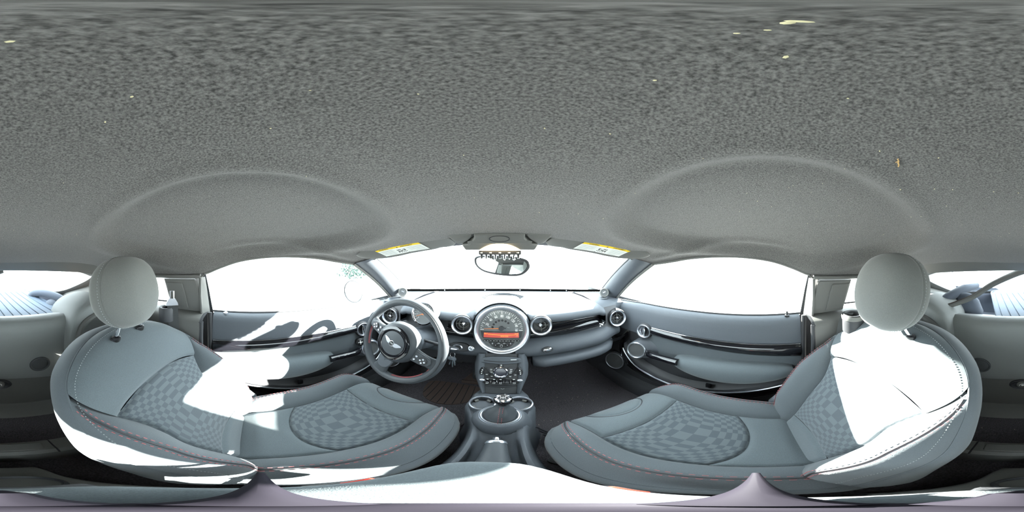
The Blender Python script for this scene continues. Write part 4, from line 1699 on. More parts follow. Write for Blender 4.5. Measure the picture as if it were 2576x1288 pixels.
# ignition slot, start button, key with ring
ks = thing('ignition_panel', 'rounded ignition slot panel with start button left of the speedometer', 'switch', (-.165, .63, .545))
fk = Fr((-.172, .6395, .532), (1, 0, 0), (0, .30, 1), (0, -1, .30))
mb = MB()
mb.prism(sp2([(-.040, .0), (-.030, .017), (0, .022), (.028, .020), (.044, .006), (.040, -.012), (.010, -.020), (-.025, -.016)], 5, True), fk, -.02, .005, .003)
mb.build('slot_panel', 'dark', parent=ks)
mb = MB()
mb.lathe([(.020, .003), (.021, .007), (.018, .010), (.014, .004), (0, .003)], fk.at(-.004, 0), 32, sy=.7, cap=False)
mb.build('key_slot', 'satin', parent=ks)
mb = MB()
mb.lathe([(.0125, .0), (.0125, .007), (.010, .009), (0, .008)], fk.at(.052, .002), 28)
b = mb.build('start_button', 'satin', parent=ks)
mb = MB()
mb.lathe([(.0075, .0085), (0, .0095)], fk.at(.052, .002), 20, cap=False)
mb.build('start_button_cap', 'chrome', parent=b)
key = thing('car_key', 'silver key fob in the ignition slot with keys hanging from it', 'key', (-.185, .59, .49))
fo = fk.at(-.012, -.006, .012)
mb = MB()
mb.ell(Fr(fo.o, fk.e1, fk.e3, fk.e2), (-.008, .010, .004), (.026, .024, .0075), nu=28, nv=12)
mb.build('key_fob', 'satin', parent=key)
mb = MB()
ctr = V((-.186, .600, .512))
mb.tube([ctr + V((.010 * cos(2 * pi * k / 24), .003 * sin(2 * pi * k / 24), .013 * sin(2 * pi * k / 24))) for k in range(24)], .0011, n=6, closed=True)
mb.build('key_ring', 'chrome', parent=key)
for k, (dx, L, tl) in enumerate(((-.008, .052, -.10), (-.001, .064, .02), (.006, .050, .10))):
    f = Fr(ctr + V((dx, -.002 * k, -.012)), (cos(tl), .3, sin(tl)), (sin(tl) * .6, 0.05, -1))
    mb = MB()
    mb.prism(sp2([(-.006, 0), (.006, 0), (.009, .010), (.006, .020), (-.006, .020), (-.009, .010)], 3, True), f, 0, .002, .0004)
    mb.box((0, .020 + (L - .02) / 2, .001), (.0055, L - .018, .0018), f)
    for q in range(4):
        mb.box((.0032, .028 + q * .006, .001), (.003, .003, .0018), f)
    mb.build('key_blade', 'chrome', parent=key)

# ================================================================ CENTRE STACK
stk = thing('center_stack', 'upright control panel under the speedometer with round knob and toggle switches', 'control panel', (0, .62, .40))
kf = Fr((0, .60, .43), (1, 0, 0), (0, .085, .177), (0, -.177, .085))
mb = MB()
mb.prism([(-.0625, .092), (.0625, .092), (.0625, -.02), (.058, -.07), (.053, -.112), (-.053, -.112), (-.058, -.07), (-.0625, -.02)], kf, -.05, .0, .001)
mb.build('center_panel', 'panel', parent=stk)
for s in (-1, 1):
    mb = MB()
    P = []
    for k in range(15):
        t = k / 14
        b = lerp(.090, -.108, t)
        wo = interp([(0, .100), (.3, .108), (.6, .102), (1, .070)], t)
        wi = interp([(0, .0625), (.6, .060), (1, .053)], t)
        row = [kf(s * wi, b, -.004), kf(s * (wi + .002), b, .004)]
        for j in range(1, 9):
            u = j / 8
            row.append(kf(s * lerp(wi + .004, wo, u), b, .006 + .010 * sin(pi * min(1, u * .75)) - .05 * u ** 4))
        row.append(kf(s * wo, b, -.14))
        P.append(row)
    mb.grid(P)
    mb.build('side_cheek', 'dash', parent=stk, smooth=60)
# disc slot surround
mb = MB()
mb.prism(sp2([(-.080, .062), (-.066, .072), (0, .080), (.066, .072), (.080, .062), (.079, .048), (.066, .046), (0, .042), (-.066, .046), (-.079, .048)], 5, True), kf, -.004, .012, .004)
cd = mb.build('disc_slot_surround', 'dash', parent=stk)
mb = MB()
P = [[kf(x, .0585 - .004 * (1 - (x / .066) ** 2) + dz, .0126) for dz in (.0018, -.0018)] for x in [-.066 + .132 * k / 20 for k in range(21)]]
mb.grid(P)
mb.build('disc_slot', 'black', parent=cd)
mb = MB()
mb.box((.047, .0645, .0125), (.022, .0028, .0008), kf)
mb.build('slot_print', 'white', parent=cd, smooth=0)
mb = MB()
mb.lathe([(.0095, -.002), (.0095, .006), (.0075, .0085), (0, .009)], kf.at(0, .038), 24)
pb = mb.build('power_button', 'dark', parent=stk)
mb = MB()
mb.lathe([(.0035, .0085), (0, .0098)], kf.at(0, .0375), 12)
mb.build('power_mark', 'white', parent=pb)
# climate knob
mb = MB()
mb.lathe([(.0275, -.004), (.0285, .008), (.0275, .016), (.0245, .018), (.021, .013), (.0195, .010)], kf.at(-.002, .003), 48, cap=False)
kn = mb.build('climate_knob', 'chrome', parent=stk, label='chrome ringed knob')
mb = MB()
mb.lathe([(.0205, .011), (0, .0115)], kf.at(-.002, .003), 32, cap=False)
mb.build('knob_centre', 'purple', parent=kn)
for s in (-1, 1):
    mb = MB()
    wing = sp2([(s * .026, .024), (s * .054, .022), (s * .057, .018), (s * .048, .004), (s * .044, -.004), (s * .028, -.008)], 4, True)
    mb.prism(wing, kf, -.002, .006, .002)
    wg = mb.build('climate_wing', 'dark', parent=stk)
    mb = MB()
    for y, x in ((.015, .037), (.007, .036), (-.001, .034)):
        mb.box((s * x, y, .0062), (.009, .0022, .0008), kf)
    mb.build('wing_marks', 'white', parent=wg, smooth=0)
    # half moon buttons
    for x, y in ((s * .052, -.010), (s * .033, -.018)):
        mb = MB()
        mb.prism(sp2([(x - .009, y - .006), (x + .009, y - .006), (x + .008, y + .003), (x, y + .007), (x - .008, y + .003)], 3, True), kf, -.002, .006, .0015)
        b = mb.build('climate_button', 'dark', parent=stk)
        mb = MB()
        mb.box((x, y - .002, .0062), (.007, .0024, .0008), kf)
        mb.build('button_mark', 'white', parent=b, smooth=0)
    # oval seat-heat / window rocker at the edge
    mb = MB()
    mb.prism(sp2([(s * .062, .020), (s * .068, .026), (s * .076, .016), (s * .079, .002), (s * .074, -.011), (s * .066, -.011), (s * .0605, .0)], 5, True), kf, .0, .017, .003)
    rk = mb.build('oval_switch', 'black', parent=stk)
    mb = MB()
    for q, (x, y) in enumerate(((.068, .013), (.070, .004), (.070, -.005))):
        mb.prism(circ(.0024 - .0004 * (q == 1), 10, (s * x, y)), kf, .016, .018)
    mb.build('switch_marks', 'white', parent=rk, smooth=0)
# toggle row
mb = MB()
mb.prism(sp2([(-.078, -.034), (-.060, -.030), (.060, -.030), (.078, -.034), (.074, -.044), (.056, -.058), (-.056, -.058), (-.074, -.044)], 4, True), kf, -.004, .006, .003)
tb = mb.build('toggle_bar', 'black', parent=stk)
for k in range(5):
    x = (-.048, -.0245, -.0015, .021, .046)[k]
    mb = MB()
    P = []
    for q in range(9):
        t = q / 8
        w = lerp(.0052, .0075, t)
        z = lerp(.006, .020, sin(pi * .5 * t))
        y = lerp(-.038, -.050, t)
        P.append([kf(x + w * cos(2 * pi * j / 10), y, z + .0035 * sin(2 * pi * j / 10)) for j in range(10)])
    mb.grid(P, cv=True)
    mb.f.append(list(range(80, 90)))
    tg = mb.build('toggle_switch', 'black' if k == 3 else 'piano', parent=stk)
    if k != 3:
        mb = MB()
        mb.box((x, -.0515, .0205), (.008, .0022, .003), kf)
        mb.box((x, -.035, .0062), (.007, .004, .001), kf)
        mb.build('toggle_mark', 'white', parent=tg, smooth=0)
for k in range(4):
    x = (-.036, -.013, .010, .034)[k]
    mb = MB()
    mb.tube([kf(x, -.036, .006), kf(x, -.039, .017), kf(x, -.047, .021), kf(x, -.053, .014), kf(x, -.054, .004)], .0022, n=8)
    mb.build('toggle_guard', 'chrome', parent=stk)
for s in (-1, 1):
    mb = MB()
    mb.ell(kf, (s * .068, -.040, .008), (.012, .007, .007), nu=20, nv=10)
    mb.build('bar_end_cap', 'satin', parent=stk)
# tray edge below
mb = MB()
mb.prism(sp2([(-.050, -.064), (0, -.066), (.050, -.064), (.054, -.069), (.049, -.075), (0, -.079), (-.049, -.075), (-.054, -.069)], 4, True), kf, -.002, .004, .002)
ty = mb.build('tray_lid', 'dark', parent=stk)
mb = MB()
mb.tube([kf(-.006 + .012 * k / 6 + .006, -.082 - .004 * sin(pi * k / 6), .004) for k in range(7)], .0012, n=5)
mb.build('tray_mark', 'thread', parent=ty)

# ================================================================ CENTRE CONSOLE
con = thing('center_console', 'low moulded console between the seats with two silver ringed cup holders', 'console', (0, .25, .1))
# main tunnel body as a lofted trough
mb = MB()
secs = [  # y, half width top, half width floor, z rim, z trough
    (.60, .070, .080, .315, .315), (.54, .090, .100, .330, .330), (.47, .098, .105, .338, .338), (.42, .080, .090, .330, .330),
    (.36, .062, .070, .318, .312), (.31, .058, .066, .312, .250), (.24, .057, .066, .300, .225), (.17, .058, .066, .285, .215), (.08, .058, .066, .270, .21), (-.04, .056, .064, .255, .20)]
P = []
for y, wt, wf_, zr, zt in secs:
    P.append([V((x, y, z)) for x, z in ((-wf_ - .015, .02), (-wf_, .14), (-wt - .006, zr - .03), (-wt, zr - .004), (-wt + .006, zr), (-wt + .014, zr - .003), (-wt + .022, lerp(zt, zr, .25)), (-wt + .032, zt), (0, zt - .002), (wt - .032, zt), (wt - .022, lerp(zt, zr, .25)), (wt - .014, zr - .003), (wt - .006, zr), (wt, zr - .004), (wt + .006, zr - .03), (wf_, .14), (wf_ + .015, .02))])
mb.grid(P)
mb.build('console_body', 'dash', parent=con, smooth=50)
# cup holders
for sx in (-1, 1):
    f = Fr((sx * .0535 + .003, .468, .352), (1, 0, 0), (0, 1, .06))
    mb = MB()
    mb.lathe([(.041, -.03), (.0415, -.004), (.039, .001)], f, 44, cap=False)
    cup = mb.build('cup_holder', 'dash', parent=con, label='ringed cup holder')
    mb = MB()
    mb.lathe([(.0402, -.001), (.0395, .0045), (.0365, .006), (.034, .003), (.0335, -.004)], f, 48, cap=False)
    mb.build('cup_ring', 'satin', parent=cup, label='silver ring')
    mb = MB()
    mb.lathe([(.0337, .001), (.032, -.05), (.030, -.055), (0, -.055)], f, 40, cap=False)
    mb.build('cup_well', 'dark', parent=cup)
    for a in (.9, 2.4, 3.9, 5.4):
        mb = MB()
        mb.box((.0285, 0, -.014), (.009, .016, .014), Fr(f.o, f.e1 * cos(a) + f.e2 * sin(a), f.e2 * cos(a) - f.e1 * sin(a), f.e3), .003)
        mb.build('cup_gripper', 'plastic', parent=cup)
# collar round the gear lever
f = Fr((.003, .405, .352), (1, 0, 0), (0, 1, .10))
mb = MB()
mb.lathe([(.080, -.06), (.074, -.03), (.064, -.006), (.056, .002), (.050, .001)], f, 56, sy=.92, cap=False)
mb.build('lever_collar', 'dash', parent=con, smooth=60)
mb = MB()
mb.lathe([(.0500, .000), (.0495, .004), (.0465, .005), (.043, .002), (.0415, -.004)], f, 56, sy=.94, cap=False)
mb.lathe([(.0540, .000), (.0535, .003), (.0520, .002)], f, 56, sy=.94, cap=False)
mb.build('collar_ring', 'satin', parent=con, label='silver double ring round the gear lever')

# gear lever
gl = thing('gear_lever', 'round topped gear lever in a pleated leather boot with red stitching', 'gear lever', (.003, .41, .35))
kc = V((.010, .418, .440))
mb = MB()
P = []
nn = 40
for t in (0, .12, .3, .5, .7, .85, 1.0):
    row = []
    for k in range(nn):
        a = 2 * pi * k / nn
        pl = 1 + .17 * sin(4 * a + .8) * sin(pi * min(1, t * 1.05)) - .16 * sin(pi * t) * (.4 if t > .5 else -.15)
        R = lerp(.0415, .016, sst(0, 1, t) ** .8) * pl
        c = V((.003, .405, .350)).lerp(kc + V((0, 0, -.022)), t)
        row.append(c + V((R * cos(a), R * sin(a) * .94, .012 * sin(pi * t) * (1 - t))))
    P.append(row)
mb.grid(P, cv=True)
boot = mb.build('lever_boot', 'wheel_leather', parent=gl, smooth=50)
mb = MB()
for dx in (-.004, .004):
    pts = [V((.003 + dx + .004 * t, 0, 0)) + V((0, lerp(.405, kc.y, t) - lerp(.0425, .0165, sst(0, 1, t) ** .8) * (1 - .12 * sin(pi * t)) * .96 - .005, lerp(.3515, kc.z - .022, t) + .010 * sin(pi * t) * (1 - t))) for t in [k / 30 for k in range(31)]]
    stitches(mb, pts, .004, .003, .0008)
mb.build('boot_stitching', 'red', parent=boot, smooth=0, kind='stuff')
fk2 = Fr(kc, (1, 0, 0), (0, 1, -.12))
mb = MB()
mb.lathe([(.010, -.030), (.012, -.018), (.020, -.012), (.0245, -.004), (.025, .004), (.0235, .010)], fk2, 40, cap=False)
mb.build('lever_knob', 'piano', parent=gl, smooth=60)
mb = MB()
mb.lathe([(.0238, .0090), (.0225, .0135), (.0185, .0150), (.0145, .0125), (.0138, .011)], fk2, 40, cap=False)
mb.build('knob_ring', 'chrome', parent=gl, label='bright knob ring')
mb = MB()
mb.lathe([(.0143, .0115), (0, .0135)], fk2, 32, cap=False)
kt = mb.build('knob_cap', 'black', parent=gl)
mb = MB()
for x in (-.006, 0, .006):
    mb.box((x, 0, .0138), (.0009, .012, .0006), fk2)
mb.box((0, 0, .0138), (.013, .0009, .0006), fk2)
mb.build('shift_pattern', 'white', parent=kt, smooth=0)

# handbrake
hb = thing('handbrake', 'grey handbrake grip with bright push button in the console trough', 'handbrake', (0, .2, .24))
tip, root = V((.0, .298, .315)), V((.002, .10, .285))
ax = (tip - root).normalized()
fh = Fr(root, (1, 0, 0), V((0, 0, 1)), ax)
L = (tip - root).length
mb = MB()
mb.lathe([(.026, 0), (.025, L * .3), (.0225, L * .6), (.0195, L * .90), (.0190, L * .915)], fh, 28, sy=.85)
mb.build('handbrake_grip', 'wheel_leather', parent=hb)
mb = MB()
mb.lathe([(.0195, L * .918), (.0205, L * .93), (.0190, L * .97), (.013, L * .995), (.008, L)], fh, 28, sy=.85)
mb.build('handbrake_cap', 'satin', parent=hb)
mb = MB()
mb.lathe([(.0078, L * .99), (.0078, L + .010), (.0065, L + .013), (0, L + .0132)], fh, 20)
mb.build('push_button', 'chrome', parent=hb, label='bright push button')
mb = MB()
mb.lathe([(.034, -.0), (.033, .010), (.029, .016), (.024, .012)], Fr((.002, .16, .222), (1, 0, 0), (0, 1, .0)), 32, sy=1.3, cap=False)
mb.build('handbrake_gaiter', 'dark', parent=hb)

# armrest
arm = thing('armrest', 'padded centre armrest with rounded front, mostly in bright sun', 'armrest', (0, .04, .44))
mb = MB()
P = []
NA = 40
for k in range(NA):
    a = 2 * pi * k / NA
    c_, s_ = cos(a), sin(a)
    r = (abs(c_) ** 2.8 + abs(s_) ** 2.8) ** (-1 / 2.8)
    rx, ry = .058, .112
    row = []
    for g, z in ((.80, .425), (.97, .430), (1.0, .440), (1.0, .455), (.985, .466), (.94, .474), (.84, .479), (.6, .481), (.3, .482), (0, .4825)):
        row.append(V((.002 + rx * r * c_ * g, .042 + ry * r * s_ * g, z)))
    P.append(row)
mb.grid(P, cu=True)
mb.build('armrest_pad', 'fabric', parent=arm, smooth=60)
mb = MB()
mb.tube([V((.002 + .0595 * (abs(cos(a)) ** 2.8 + abs(sin(a)) ** 2.8) ** (-1 / 2.8) * cos(a), .042 + .1135 * (abs(cos(a)) ** 2.8 + abs(sin(a)) ** 2.8) ** (-1 / 2.8) * sin(a), .441)) for a in [2 * pi * k / 60 for k in range(60)]], .0022, n=6, closed=True)
mb.build('armrest_piping', 'leather', parent=arm)
mb = MB()
mb.box((.002, -.03, .35), (.05, .06, .16), WORLD, .01)
mb.box((.002, -.03, .425), (.07, .10, .02), WORLD, .006)
mb.build('armrest_post', 'dark', parent=arm)
# console tail with rear cup holder
tail = thing('console_tail', 'rear end of the console with a cup holder behind the armrest', 'console', (0, -.12, .1))
mb = MB()
P = []
for y, w, z in ((-.045, .080, .250), (-.075, .072, .248), (-.11, .062, .232), (-.15, .052, .210), (-.19, .046, .195), (-.212, .038, .180), (-.218, .034, .06)):
    P.append([V((s_ * w, y, zz)) for s_, zz in ((-1.25, .05), (-1.1, z - .05), (-1.0, z - .006), (-.9, z), (-.5, z), (0, z), (.5, z), (.9, z), (1.0, z - .006), (1.1, z - .05), (1.25, .05))])
mb.grid(P)
mb.build('tail_body', 'plastic', parent=tail, smooth=50)
mb = MB()
f = Fr((-.002, -.125, .226), (1, 0, 0), (0, 1, .45))
mb.lathe([(.040, -.004), (.0405, .004), (.037, .007), (.034, .003), (.033, -.03), (0, -.03)], f, 40, cap=False)
mb.build('rear_cup_holder', 'dark', parent=tail)

# ================================================================ PEDALS, MATS
ped = thing('accelerator_pedal', 'tall floor hinged accelerator pedal beside the tunnel', 'pedal', (-.165, .9, .05))
fp = Fr((-.150, .955, .165), (1, 0, 0), (.02, .55, 1), (0, -1, .55))
mb = MB()
mb.prism(sp2([(-.020, -.085), (.016, -.085), (.024, -.03), (.022, .06), (.008, .098), (-.008, .092), (-.022, .04)], 4, True), fp, 0, .012, .003)
mb.build('pedal_pad', 'dark', parent=ped)
mb = MB()
for x in (-.010, .0, .010):
    mb.box((x, .0, .0125), (.0035, .13, .003), fp, .001)
mb.build('pedal_rib', 'plastic', parent=ped)
mb = MB()
mb.prism([(-.075, -.115), (.035, -.115), (.030, -.09), (.015, -.03), (-.025, -.045), (-.060, -.09)], fp, -.03, -.004, .004)
mb.box((-.02, -.128, -.012), (.125, .026, .03), fp, .005)
mb.build('pedal_base', 'mat_rubber', parent=ped)
bp = thing('brake_pedal', 'small metal edged brake pedal seen under the hanging keys', 'pedal', (-.285, .95, .2))
fb = Fr((-.262, .935, .235), (1, 0, 0), (0, .4, 1), (0, -1, .4))
mb = MB()
mb.prism(rrect(.070, .05, .012), fb, 0, .012, .004)
mb.tube([fb(0, .02, 0), fb(.01, .12, -.02), fb(.01, .22, -.02)], .009, n=8)
mb.build('brake_pad', 'dark', parent=bp)
mb = MB()
mb.prism(rrect(.074, .054, .013), fb, -.003, .004, .001)
mb.build('brake_pad_frame', 'chrome', parent=bp)
cp = thing('clutch_pedal', 'dark foot rest pedal behind the steering wheel by the door', 'pedal', (-.46, .95, .1))
fb = Fr((-.47, .955, .15), (1, 0, 0), (0, .5, 1), (0, -1, .5))
mb = MB()
mb.prism(rrect(.075, .20, .02), fb, -.02, .012, .004)
for k in range(7):
    mb.box((0, -.075 + .025 * k, .013), (.06, .006, .004), fb, .0015)
mb.build('foot_rest_pad', 'dark', parent=cp)

fm = thing('floor_mat', 'black driver floor mat with a brown ribbed heel pad', 'floor mat', (-.30, .70, .025))
mb = MB()
pm = sp2([(-.50, .50), (-.30, .47), (-.135, .50), (-.125, .70), (-.13, .88), (-.30, .91), (-.50, .90), (-.53, .70)], 5, True)
mb.prism(pm, Fr((0, 0, .022), (1, 0, 0), (0, 1, 0)), 0, .008, .003)
mb.build('mat_carpet', 'carpet', parent=fm)
hp_ = sp2([(-.115, .86), (-.135, .745), (-.19, .685), (-.28, .660), (-.36, .690), (-.40, .76), (-.40, .86), (-.26, .885)], 5, True)
mb = MB()
mb.prism(hp_, Fr((0, 0, .030), (1, 0, 0), (0, 1, 0)), 0, .004, .001)
hp2 = mb.build('heel_pad', 'mat_rubber', parent=fm, label='brown ribbed heel pad')
import bisect
ys_all = {}
for k in range(8):
    x = -.385 + .034 * k
    dyx = .0
    lo, hi = None, None
    for (x0, y0), (x1, y1) in zip(hp_, hp_[1:] + hp_[:1]):
        if (x0 - x) * (x1 - x) <= 0 and x0 != x1:
            y = lerp(y0, y1, (x - x0) / (x1 - x0))
            lo = y if lo is None else min(lo, y)
            hi = y if hi is None else max(hi, y)
    if lo is None:
        continue
    mb = MB()
    mb.box((x, (lo + hi) / 2, .035), (.0035, hi - lo - .008, .0035), WORLD, .001, 1)
    mb.build('heel_pad_groove', 'rubber', parent=hp2)
# loose round fixing disc by passenger seat
f = Fr((.118, .285, .030), (1, 0, 0), (0, 1, 0))
t = thing('mat_fixing', 'black round mat fixing on the carpet beside the passenger seat', 'fixing', f.o)
mb = MB()
mb.lathe([(.026, 0), (.025, .006), (.016, .008), (0, .006)], f, 28)
mb.build('fixing_disc', 'dark', parent=t)
mb = MB()
mb.lathe([(.012, .006), (.008, .010), (0, .011)], f, 20)
mb.build('fixing_boss', 'plastic', parent=t)
# ribbed side vent of tunnel
mb = MB()
for k in range(6):
    p0 = V((.104 + .006 * k, .455 - .030 * k * .55, .14 - .016 * k))
    mb.tube([p0, p0 + V((.030, -.012, -.05))], .004, n=6)
mb.build('tunnel_rib', 'dark', parent=con)

# crumbs on the carpets
def on_floor(y):
    return interp(sp2(FL, 5), y)
mb = MB()
rnd = random.Random(11)
for k in range(150):
    if k < 80:
        x, y = rnd.gauss(.14, .035), rnd.gauss(.33, .08)
    elif k < 125:
        x, y = rnd.uniform(.1, .5), rnd.uniform(.45, .95)
    else:
        x, y = rnd.uniform(-.3, .3), rnd.uniform(-.6, -.4)
    if abs(x) < .105 and y > -.2:
        continue
    r = rnd.uniform(.0006, .0016) * (1 if k < 125 else .8)
    a = rnd.uniform(0, 6)
    mb.ell(Fr((x, y, on_floor(y) + r), (cos(a), sin(a), 0), (-sin(a), cos(a), 0)), (0, 0, 0), (r * rnd.uniform(1, 2.4), r, r), nu=6, nv=4)
mb.build('carpet_crumbs', 'crumb', kind='stuff', label='pale crumbs scattered over the black carpet', category='crumbs')
#PART6
# ================================================================ ROOF FITTINGS
def rg_sm(pts, n=6):
    return sp2(pts, n, True)
def tab3(tab):
    px_ = [sp2([(t[0], t[1 + k]) for t in tab], 8) for k in range(3)]
    return lambda a: V([interp(px_[k], a) for k in range(3)])
VT = tab3([(0, .146, .505, .998), (.05, .165, .497, 1.013), (.12, .189, .492, 1.022), (.28, .261, .488, 1.024), (.48, .355, .475, 1.016), (.68, .434, .45, 1.004), (.85, .482, .42, .980), (1, .512, .40, .956)])
VB = tab3([(0, .148, .525, .990), (.05, .168, .548, .983), (.12, .214, .552, .980), (.2, .246, .553, .974), (.4, .332, .548, .962), (.6, .406, .54, .948), (.8, .470, .515, .939), (.93, .515, .455, .940), (1, .525, .42, .948)])
for sd, lab in ((-1, 'grey sun visor above the steering wheel with a yellow headed warning label'), (1, 'grey sun visor on the passenger side with a yellow headed warning label')):
    T = mirror_x(sd)
    vz = thing('sun_visor', lab, 'sun visor', (sd * .34, .48, 1.0), 'pair of sun visors')
    # visor plane follows header: curved in x
    def vp(a, b, c=0.0):
        """a 0 inner..1 outer, b 0 rear(top)..1 front(bottom), c thickness towards cabin"""
        a = max(0.0, min(1.0, a))
        p = VT(a).lerp(VB(a), b)
        return p + V((-.10, -.80, -.60)).normalized() * (c - .012)
    mb = MB()
    P = []
    for k in range(61):
        a = .5 - .5 * cos(pi * k / 60)
        e = max(0.0, 1 - abs(2 * a - 1) ** 9) ** .5
        row = []
        for j in range(28):
            th = 2 * pi * j / 28
            c_, s_ = cos(th), sin(th)
            row.append(vp(a, .5 + .5 * (.35 + .65 * e) * (abs(c_) ** .45) * (1 if c_ > 0 else -1), .0065 + .0105 * e ** .5 * (abs(s_) ** .45) * (1 if s_ > 0 else -1)))
        P.append(row)
    mb.grid(P, cv=True)
    mb.build('visor_pad', 'plastic', T=T, parent=vz, smooth=60)
    # warning label
    def lsh(a, b):      # the label is a slanted parallelogram: a 0..1 along it
        t = (b - .37) / .46
        return lerp(lerp(.313, .225, t), lerp(.77, .71, t), a)
    def lab_patch(name, a0, a1, b0, b1, m, c, shear=-.06, par=vz, n=10):
        mb = MB()
        P = []
        for i in range(n + 1):
            a = lerp(a0, a1, i / n)
            P.append([vp(lsh(a, lerp(b0, b1, j / 2)), lerp(b0, b1, j / 2), c) for j in range(3)])
        mb.grid(P)
        return mb.build(name, m, T=T, parent=par, smooth=0)
    lp = lab_patch('warning_label', 0, 1, .37, .83, 'paper', .0185)
    lp['label'] = 'white warning label'
    lab_patch('label_header', 0, 1, .37, .47, 'yellow', .0189, par=lp)
    def lab_text(body, a, b, size):
        a = lsh(a, b)
        p = vp(a, b, .0194)
        e1 = (vp(a + .02, b) - vp(a - .02, b)).normalized()
        e2 = (vp(a, b - .05) - vp(a, b + .05)).normalized()
        if sd > 0:
            fr = Fr(p, e1, e2, (-.10, -.80, -.60))
        else:
            fr = Fr(p, -e1, e2, (-.10, -.80, -.60))
        fr.e2 = e2
        mbt = MB()
        mbt.text(body, fr, size, h=.0011, bold=.006)
        return mbt
    wa, wb_ = (.20, .75)
    if sd < 0:
        wa, wb_ = .80, .27
    m1 = lab_text('WARNING', wa, .42, .0085)
    m2 = lab_text('AVERTISSEMENT', wb_, .42, .0072)
    m2.build('header_text', 'ink', T=T, parent=lp, smooth=0)
    p_ = vp(lsh(.465, .455), .455, .0194); q_ = vp(lsh(.50, .455), .455, .0194); r_ = vp(lsh(.482, .39), .39, .0194)
    mb = MB()
    mb.add([p_, q_, r_], [[0, 1, 2]])
    mb.build('warning_triangle', 'ink', T=T, parent=lp, smooth=0)
    m1.build('header_text', 'ink', T=T, parent=lp, smooth=0)
    for a0, a1 in ((.03, .32), (.66, .96)):
        mb = MB()
        for b in [.52 + .05 * k for k in range(6)]:
            e_ = a0 + (a1 - a0) * (1 - .3 * (b > .75))
            mb.grid([[vp(lsh(lerp(a0, e_, i / 4), b + d), b + d, .0189) for d in (0, .017)] for i in range(5)])
        mb.build('small_print', 'greyink', T=T, parent=lp, smooth=0, kind='stuff')
    for a in (.345, .635):
        mb = MB()
        mb.grid([[vp(lsh(a + da, b), b, .0189) for b in (.48, .83)] for da in (0, .004)])
        mb.build('label_divider', 'greyink', T=T, parent=lp, smooth=0)
    mb = MB()
    rnd = random.Random(5)
    for k in range(16):
        a, b = .39 + .042 * (k % 5) + .01 * rnd.random(), .56 + .075 * (k // 5) + .02 * rnd.random()
        w, h = rnd.uniform(.012, .032), rnd.uniform(.03, .07)
        mb.grid([[vp(lsh(a + i * w, b + j * h), b + j * h, .0190) for j in (0, 1)] for i in (0, 1)])
    mb.build('label_pictogram', 'ink', T=T, parent=lp, smooth=0)
    # pivot rod and clip
    mb = MB()
    mb.tube([vp(1.0, .5, .0), vp(1.0, .5, -.01) + V((.02, 0, 0)), V((.575, .405, .950))], .006, n=8)
    mb.build('visor_pivot', 'plastic', T=T, parent=vz)
    mb = MB()
    mb.box(tuple(vp(.10, 1.0, .004)), (.022, .008, .006), WORLD, .002)
    mb.build('visor_clip', 'plastic', T=T, parent=vz)

# overhead console
oc = thing('overhead_console', 'overhead console with glowing lamp and row of hanging toggle switches', 'overhead console', (0, .5, 1.0))
of = Fr((-.002, .480, 1.021), (1, 0, 0), (0, .78, -.63), (0, -.63, -.78))
og = Fr((-.002, .531, .9615), (1, 0, 0), (0, 0, -1), (0, -1, 0))   # hanging switch bank: a right, b down, c to the cabin   # a right, b down the face, c towards cabin
mb = MB()
poly = sp2([(-.075, -.002), (.075, -.002)], 2) + [(.077, .016)] + [(.094, .034), (.098, .040), (.118, .042), (.121, .046), (.116, .066), (.112, .070), (-.112, .070), (-.116, .066), (-.121, .046), (-.118, .042), (-.098, .040), (-.094, .034), (-.077, .016)]
mb.prism(poly, of, -.03, .012, .004)
mb.build('console_cover', 'plastic', parent=oc, smooth=40)
mb = MB()
mb.lathe([(.0310, .010), (.0310, .0135), (.0285, .0135), (.0285, .010)], of.at(0, .016), 48, sy=.42, cap=False)
el = mb.build('oval_plate', 'dark', parent=oc)
mb = MB()
mb.prism(circ(.0285, 40, sy=.42), of.at(0, .016), .010, .0125)
mb.build('oval_plate_face', 'plastic', parent=oc)
# swollen middle of the cover that carries the lamp
mb = MB()
P = []
for k in range(25):
    a = -.100 + .2 * k / 24
    e = 1 - (abs(a) / .1) ** 3
    P.append([of(a, b, c) for b, c in ((.022 + .004 * (1 - e), .011), (.030, .011 + .002 * e), (.034, .011 + .0035 * e), (.038, .0115 + .001 * e), (.045, .010))])
mb.grid(P)
mb.build('lamp_hood', 'plastic', parent=oc, smooth=60)
mb = MB()
P = []
for k in range(25):
    a = -.070 + .140 * k / 24
    e = max(0, 1 - (a / .070) ** 2)
    P.append([of(a, .0700 - .034 * e * t, .0130 + .004 * e * sin(pi * t)) for t in [j / 6 for j in range(7)]])
mb.grid(P)
mb.build('lamp_lens', 'lamp', parent=oc, label='glowing warm lamp lens')
# switch bank
mb = MB()
mb.box((0, .0, -.006), (.138, .015, .026), og, .003)
sb = mb.build('switch_bank', 'dark', parent=oc)
for a in (-.060, -.030, 0, .030, .058):
    mb = MB()
    mb.box((a, .001, .0072), (.008, .0026, .0006), og)
    mb.box((a + .002, .001, .0073), (.0035, .004, .0006), og)
    mb.build('switch_print', 'white', parent=sb, smooth=0)
for k in range(5):
    a = (-.060, -.030, 0, .030, .060)[k]
    mb = MB()
    P = []
    for q in range(7):
        t = q / 6
        w = lerp(.0048, .0034, t)
        P.append([og(a + w * cos(2 * pi * j / 10), lerp(.006, .019, t), .0045 * sin(2 * pi * j / 10)) for j in range(10)])
    mb.grid(P, cv=True)
    mb.f.append(list(range(60, 70)))
    mb.build('toggle_switch', 'black', parent=oc)
    mb = MB()
    mb.box((a, .0198, 0), (.0070, .002, .008), og, .0008)
    mb.build('toggle_tip', 'satin', parent=sb)
